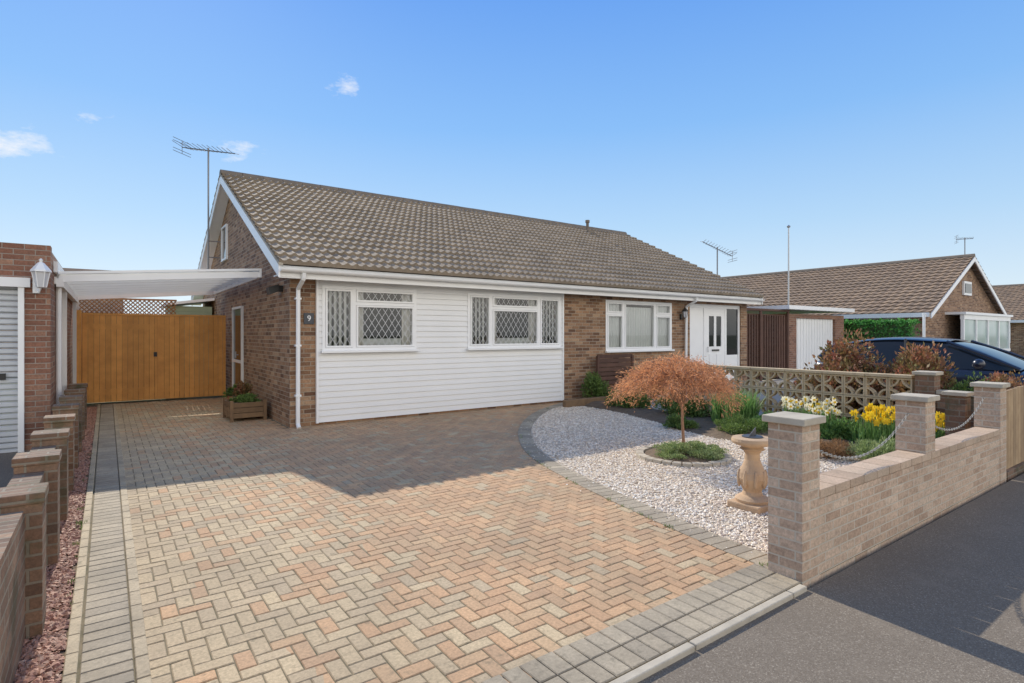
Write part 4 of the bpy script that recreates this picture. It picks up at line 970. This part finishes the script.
# ================================================================== car
def car():
    t = thing('parked_car', 'dark blue hatchback parked on the neighbouring forecourt behind the bushes', 'car')
    st = [(0, .45, .30, .52, .56), (.06, .62, .24, .60, .66), (.25, .78, .2, .68, .76), (.7, .86, .18, .80, .87), (1.15, .88, .18, .88, .96), (2.0, .89, .18, .92, .97), (3.2, .89, .18, .95, .99), (3.9, .87, .2, .97, 1.02), (4.15, .82, .26, .94, 1.0), (4.27, .66, .36, .86, .92)]
    V = []; F = []; ring = []
    for (y, w, zb, zs, zc) in st:
        half = [(0, zb), (w*.86, zb), (w*.97, zb+.12), (w, (zb+zs)/2), (w*.985, zs-.06), (w*.93, zs), (w*.78, zc-.01), (w*.4, zc+.01)]
        full = half + [(0, zc+.02)] + [(-a, b) for a, b in half[:0:-1]]
        ring.append(len(full)); V += [(a, y, b) for a, b in full]
    n = ring[0]
    for k in range(len(st)-1): F += [(k*n+i, k*n+(i+1) % n, (k+1)*n+(i+1) % n, (k+1)*n+i) for i in range(n)]
    F += [tuple(range(n)), tuple(range((len(st)-1)*n, len(st)*n))]
    b = mkobj('body', V, F, 'navy', t, True, fix=True); s = b.modifiers.new('Subsurf', 'SUBSURF'); s.levels = s.render_levels = 2
    gs_ = [(1.0, .95, .72, .70), (1.45, 1.19, .68, .78), (1.95, 1.395, .60, .80), (2.6, 1.455, .60, .80), (3.3, 1.43, .58, .79), (3.8, 1.32, .54, .76), (4.1, 1.05, .62, .70)]
    V = []; F = []
    for (y, zt, wt, wb) in gs_:
        zb = .92
        row = [(-wb, zb), (-(wb*.45+wt*.55), (zb+zt)/2), (-wt, zt-.03), (-wt*.75, zt), (0, zt+.012), (wt*.75, zt), (wt, zt-.03), ((wb*.45+wt*.55), (zb+zt)/2), (wb, zb)]
        V += [(a, y, z) for a, z in row]
    for k in range(len(gs_)-1): F += [(k*9+i, k*9+i+1, (k+1)*9+i+1, (k+1)*9+i) for i in range(8)]
    g = mkobj('windows', V, F, 'carglass', t, True); s = g.modifiers.new('Subsurf', 'SUBSURF'); s.levels = s.render_levels = 2
    V = []; F = []
    for (y, zt, wt, wb) in gs_[2:6]:
        V += [(a, y, z) for a, z in ((-wt-.01, zt-.035), (-wt*.8, zt+.006), (0, zt+.022), (wt*.8, zt+.006), (wt+.01, zt-.035))]
    for k in range(3): F += [(k*5+i, k*5+i+1, k*5+i+6, k*5+i+5) for i in range(4)]
    r = mkobj('roof_panel', V, F, 'navy', t, True); s = r.modifiers.new('Solid', 'SOLIDIFY'); s.thickness = .012; s = r.modifiers.new('Subsurf', 'SUBSURF'); s.levels = s.render_levels = 2
    for sg in (-1, 1):
        MB().path([(sg*.80, .98, .95), (sg*.745, 1.45, 1.17), (sg*.635, 1.98, 1.38)], .026, 8).build('windscreen_pillar', 'navy', t)
        MB().path([(sg*.63, 3.75, 1.33), (sg*.72, 4.1, 1.02)], .05, 8).build('rear_pillar', 'navy', t)
        MB().path([(sg*.82, 2.55, .95), (sg*.64, 2.6, 1.42)], .022, 8).build('door_pillar', 'black', t)
        MB().ball((sg*1.0, 1.45, 1.02), .09, 12, 8).build('mirror', 'navy', t, True)
        MB().box(min(sg*.885, sg*.915), max(sg*.885, sg*.915), 2.2, 2.38, .80, .825).build('handle', 'navy', t, bevel=.005)
        MB().prism('z', [(sg*.48, .03), (sg*.74, .20), (sg*.80, .40), (sg*.6, .25), (sg*.46, .12)], .60, .71).build('headlight', 'lamp', t)
        for y in (.82, 3.4):
            wl = MB().tube((sg*.70, y, .31), (sg*.90, y, .31), .31, 28).build('wheel', 'rubber', t, bevel=.02)
            MB().tube((sg*.88, y, .31), (sg*.915, y, .31), .21, 20).build('rim', 'grey_metal', wl)
    return t
ca = car(); ca.location = (12.45, 1.45, -.012)

# ================================================================== camera, light, sky
th = math.atan2(405, 559)
f_px = 559.0
fwd = Vector((math.sin(th), math.cos(th), 0)); rt = Vector((math.cos(th), -math.sin(th), 0))
cam = bpy.data.cameras.new('Camera'); co = bpy.data.objects.new('Camera', cam); C.objects.link(co); bpy.context.scene.camera = co
co.location = (0, 0, 1.5); co.rotation_euler = (R(90), 0, -th)
cam.sensor_width = 36; cam.lens = 36*f_px/1024; cam.shift_y = -7.5/1024; cam.clip_end = 2000; cam.clip_start = .05
sdir = Vector((.10, 1.47, 1.0)).normalized(); el = math.asin(sdir.z)
sun = bpy.data.lights.new('Sun', 'SUN'); sun.energy = 5.0; sun.angle = R(.5); sun.color = (1, .92, .79)
so = bpy.data.objects.new('Sun', sun); C.objects.link(so); so.rotation_euler = sdir.to_track_quat('Z', 'Y').to_euler()
w = bpy.data.worlds.new('World'); bpy.context.scene.world = w; w.use_nodes = True; nt = w.node_tree
bg = nt.nodes['Background']; bg.inputs['Strength'].default_value = .15
sk = nd(nt, 'ShaderNodeTexSky', sky_type='NISHITA'); sk.sun_disc = False; sk.sun_elevation = el; sk.sun_rotation = math.atan2(sdir.x, sdir.y)
sk.air_density = 1.0; sk.dust_density = .3; sk.ozone_density = 2.5
tc = nd(nt, 'ShaderNodeTexCoord'); dirv = tc.outputs['Generated']
sxyz = nd(nt, 'ShaderNodeSeparateXYZ'); lk(nt, dirv, sxyz.inputs[0])
grad = ramp(nt, sxyz.outputs[2], [(0, (.80, .89, .95)), (.06, (.70, .84, .95)), (.18, (.47, .70, .95)), (.34, (.25, .52, .95)), (.52, (.14, .37, .90)), (1, (.09, .22, .56))])
grad = mix(nt, 1.0, grad, (6.67, 6.67, 6.67), 'MULTIPLY')
base = mix(nt, .92, sk.outputs[0], grad)
bk = mth(nt, 'MULTIPLY', mr(nt, mth(nt, 'MULTIPLY', sxyz.outputs[1], -1.0), .05, .55), mr(nt, sxyz.outputs[2], -.02, .06))  # unseen bright cloud bank behind the camera, added to lift the shaded house front
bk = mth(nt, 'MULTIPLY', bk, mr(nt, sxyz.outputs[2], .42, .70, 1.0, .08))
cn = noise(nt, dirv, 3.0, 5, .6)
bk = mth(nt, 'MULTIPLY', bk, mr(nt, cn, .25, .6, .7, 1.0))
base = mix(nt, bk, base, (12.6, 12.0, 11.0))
cmask = None
mp = nd(nt, 'ShaderNodeMapping'); lk(nt, dirv, mp.inputs[0]); mp.inputs['Scale'].default_value = (1, 1, 2.2)
nz = noise(nt, mp.outputs[0], 20, 7, .62)
for (px, py, rad, stg) in ((0, 142, .085, 1.0), (345, 84, .06, .68), (228, 150, .07, .8), (104, 124, .07, .64)):
    d = (fwd*f_px + rt*(px-512) + Vector((0, 0, 334-py))).normalized()
    sb = nd(nt, 'ShaderNodeVectorMath', operation='SUBTRACT'); lk(nt, dirv, sb.inputs[0]); sb.inputs[1].default_value = d
    ml = nd(nt, 'ShaderNodeVectorMath', operation='MULTIPLY'); lk(nt, sb.outputs[0], ml.inputs[0]); ml.inputs[1].default_value = (1, 1, 2.4)
    ln = nd(nt, 'ShaderNodeVectorMath', operation='LENGTH'); lk(nt, ml.outputs[0], ln.inputs[0])
    mk = mr(nt, ln.outputs['Value'], rad, 0, 0, stg)
    cmask = mk if cmask is None else mth(nt, 'MAXIMUM', cmask, mk)
cm = mr(nt, mth(nt, 'ADD', cmask, mth(nt, 'MULTIPLY', mth(nt, 'SUBTRACT', nz, .5), 2.2)), .52, 1.15, 0, .9)
cm = mth(nt, 'MULTIPLY', cm, mr(nt, cmask, 0, .2))
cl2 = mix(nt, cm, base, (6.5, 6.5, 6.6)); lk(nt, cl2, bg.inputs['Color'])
sc = bpy.context.scene
sc.view_settings.view_transform = 'Standard'; sc.view_settings.look = 'None'; sc.view_settings.exposure = 0
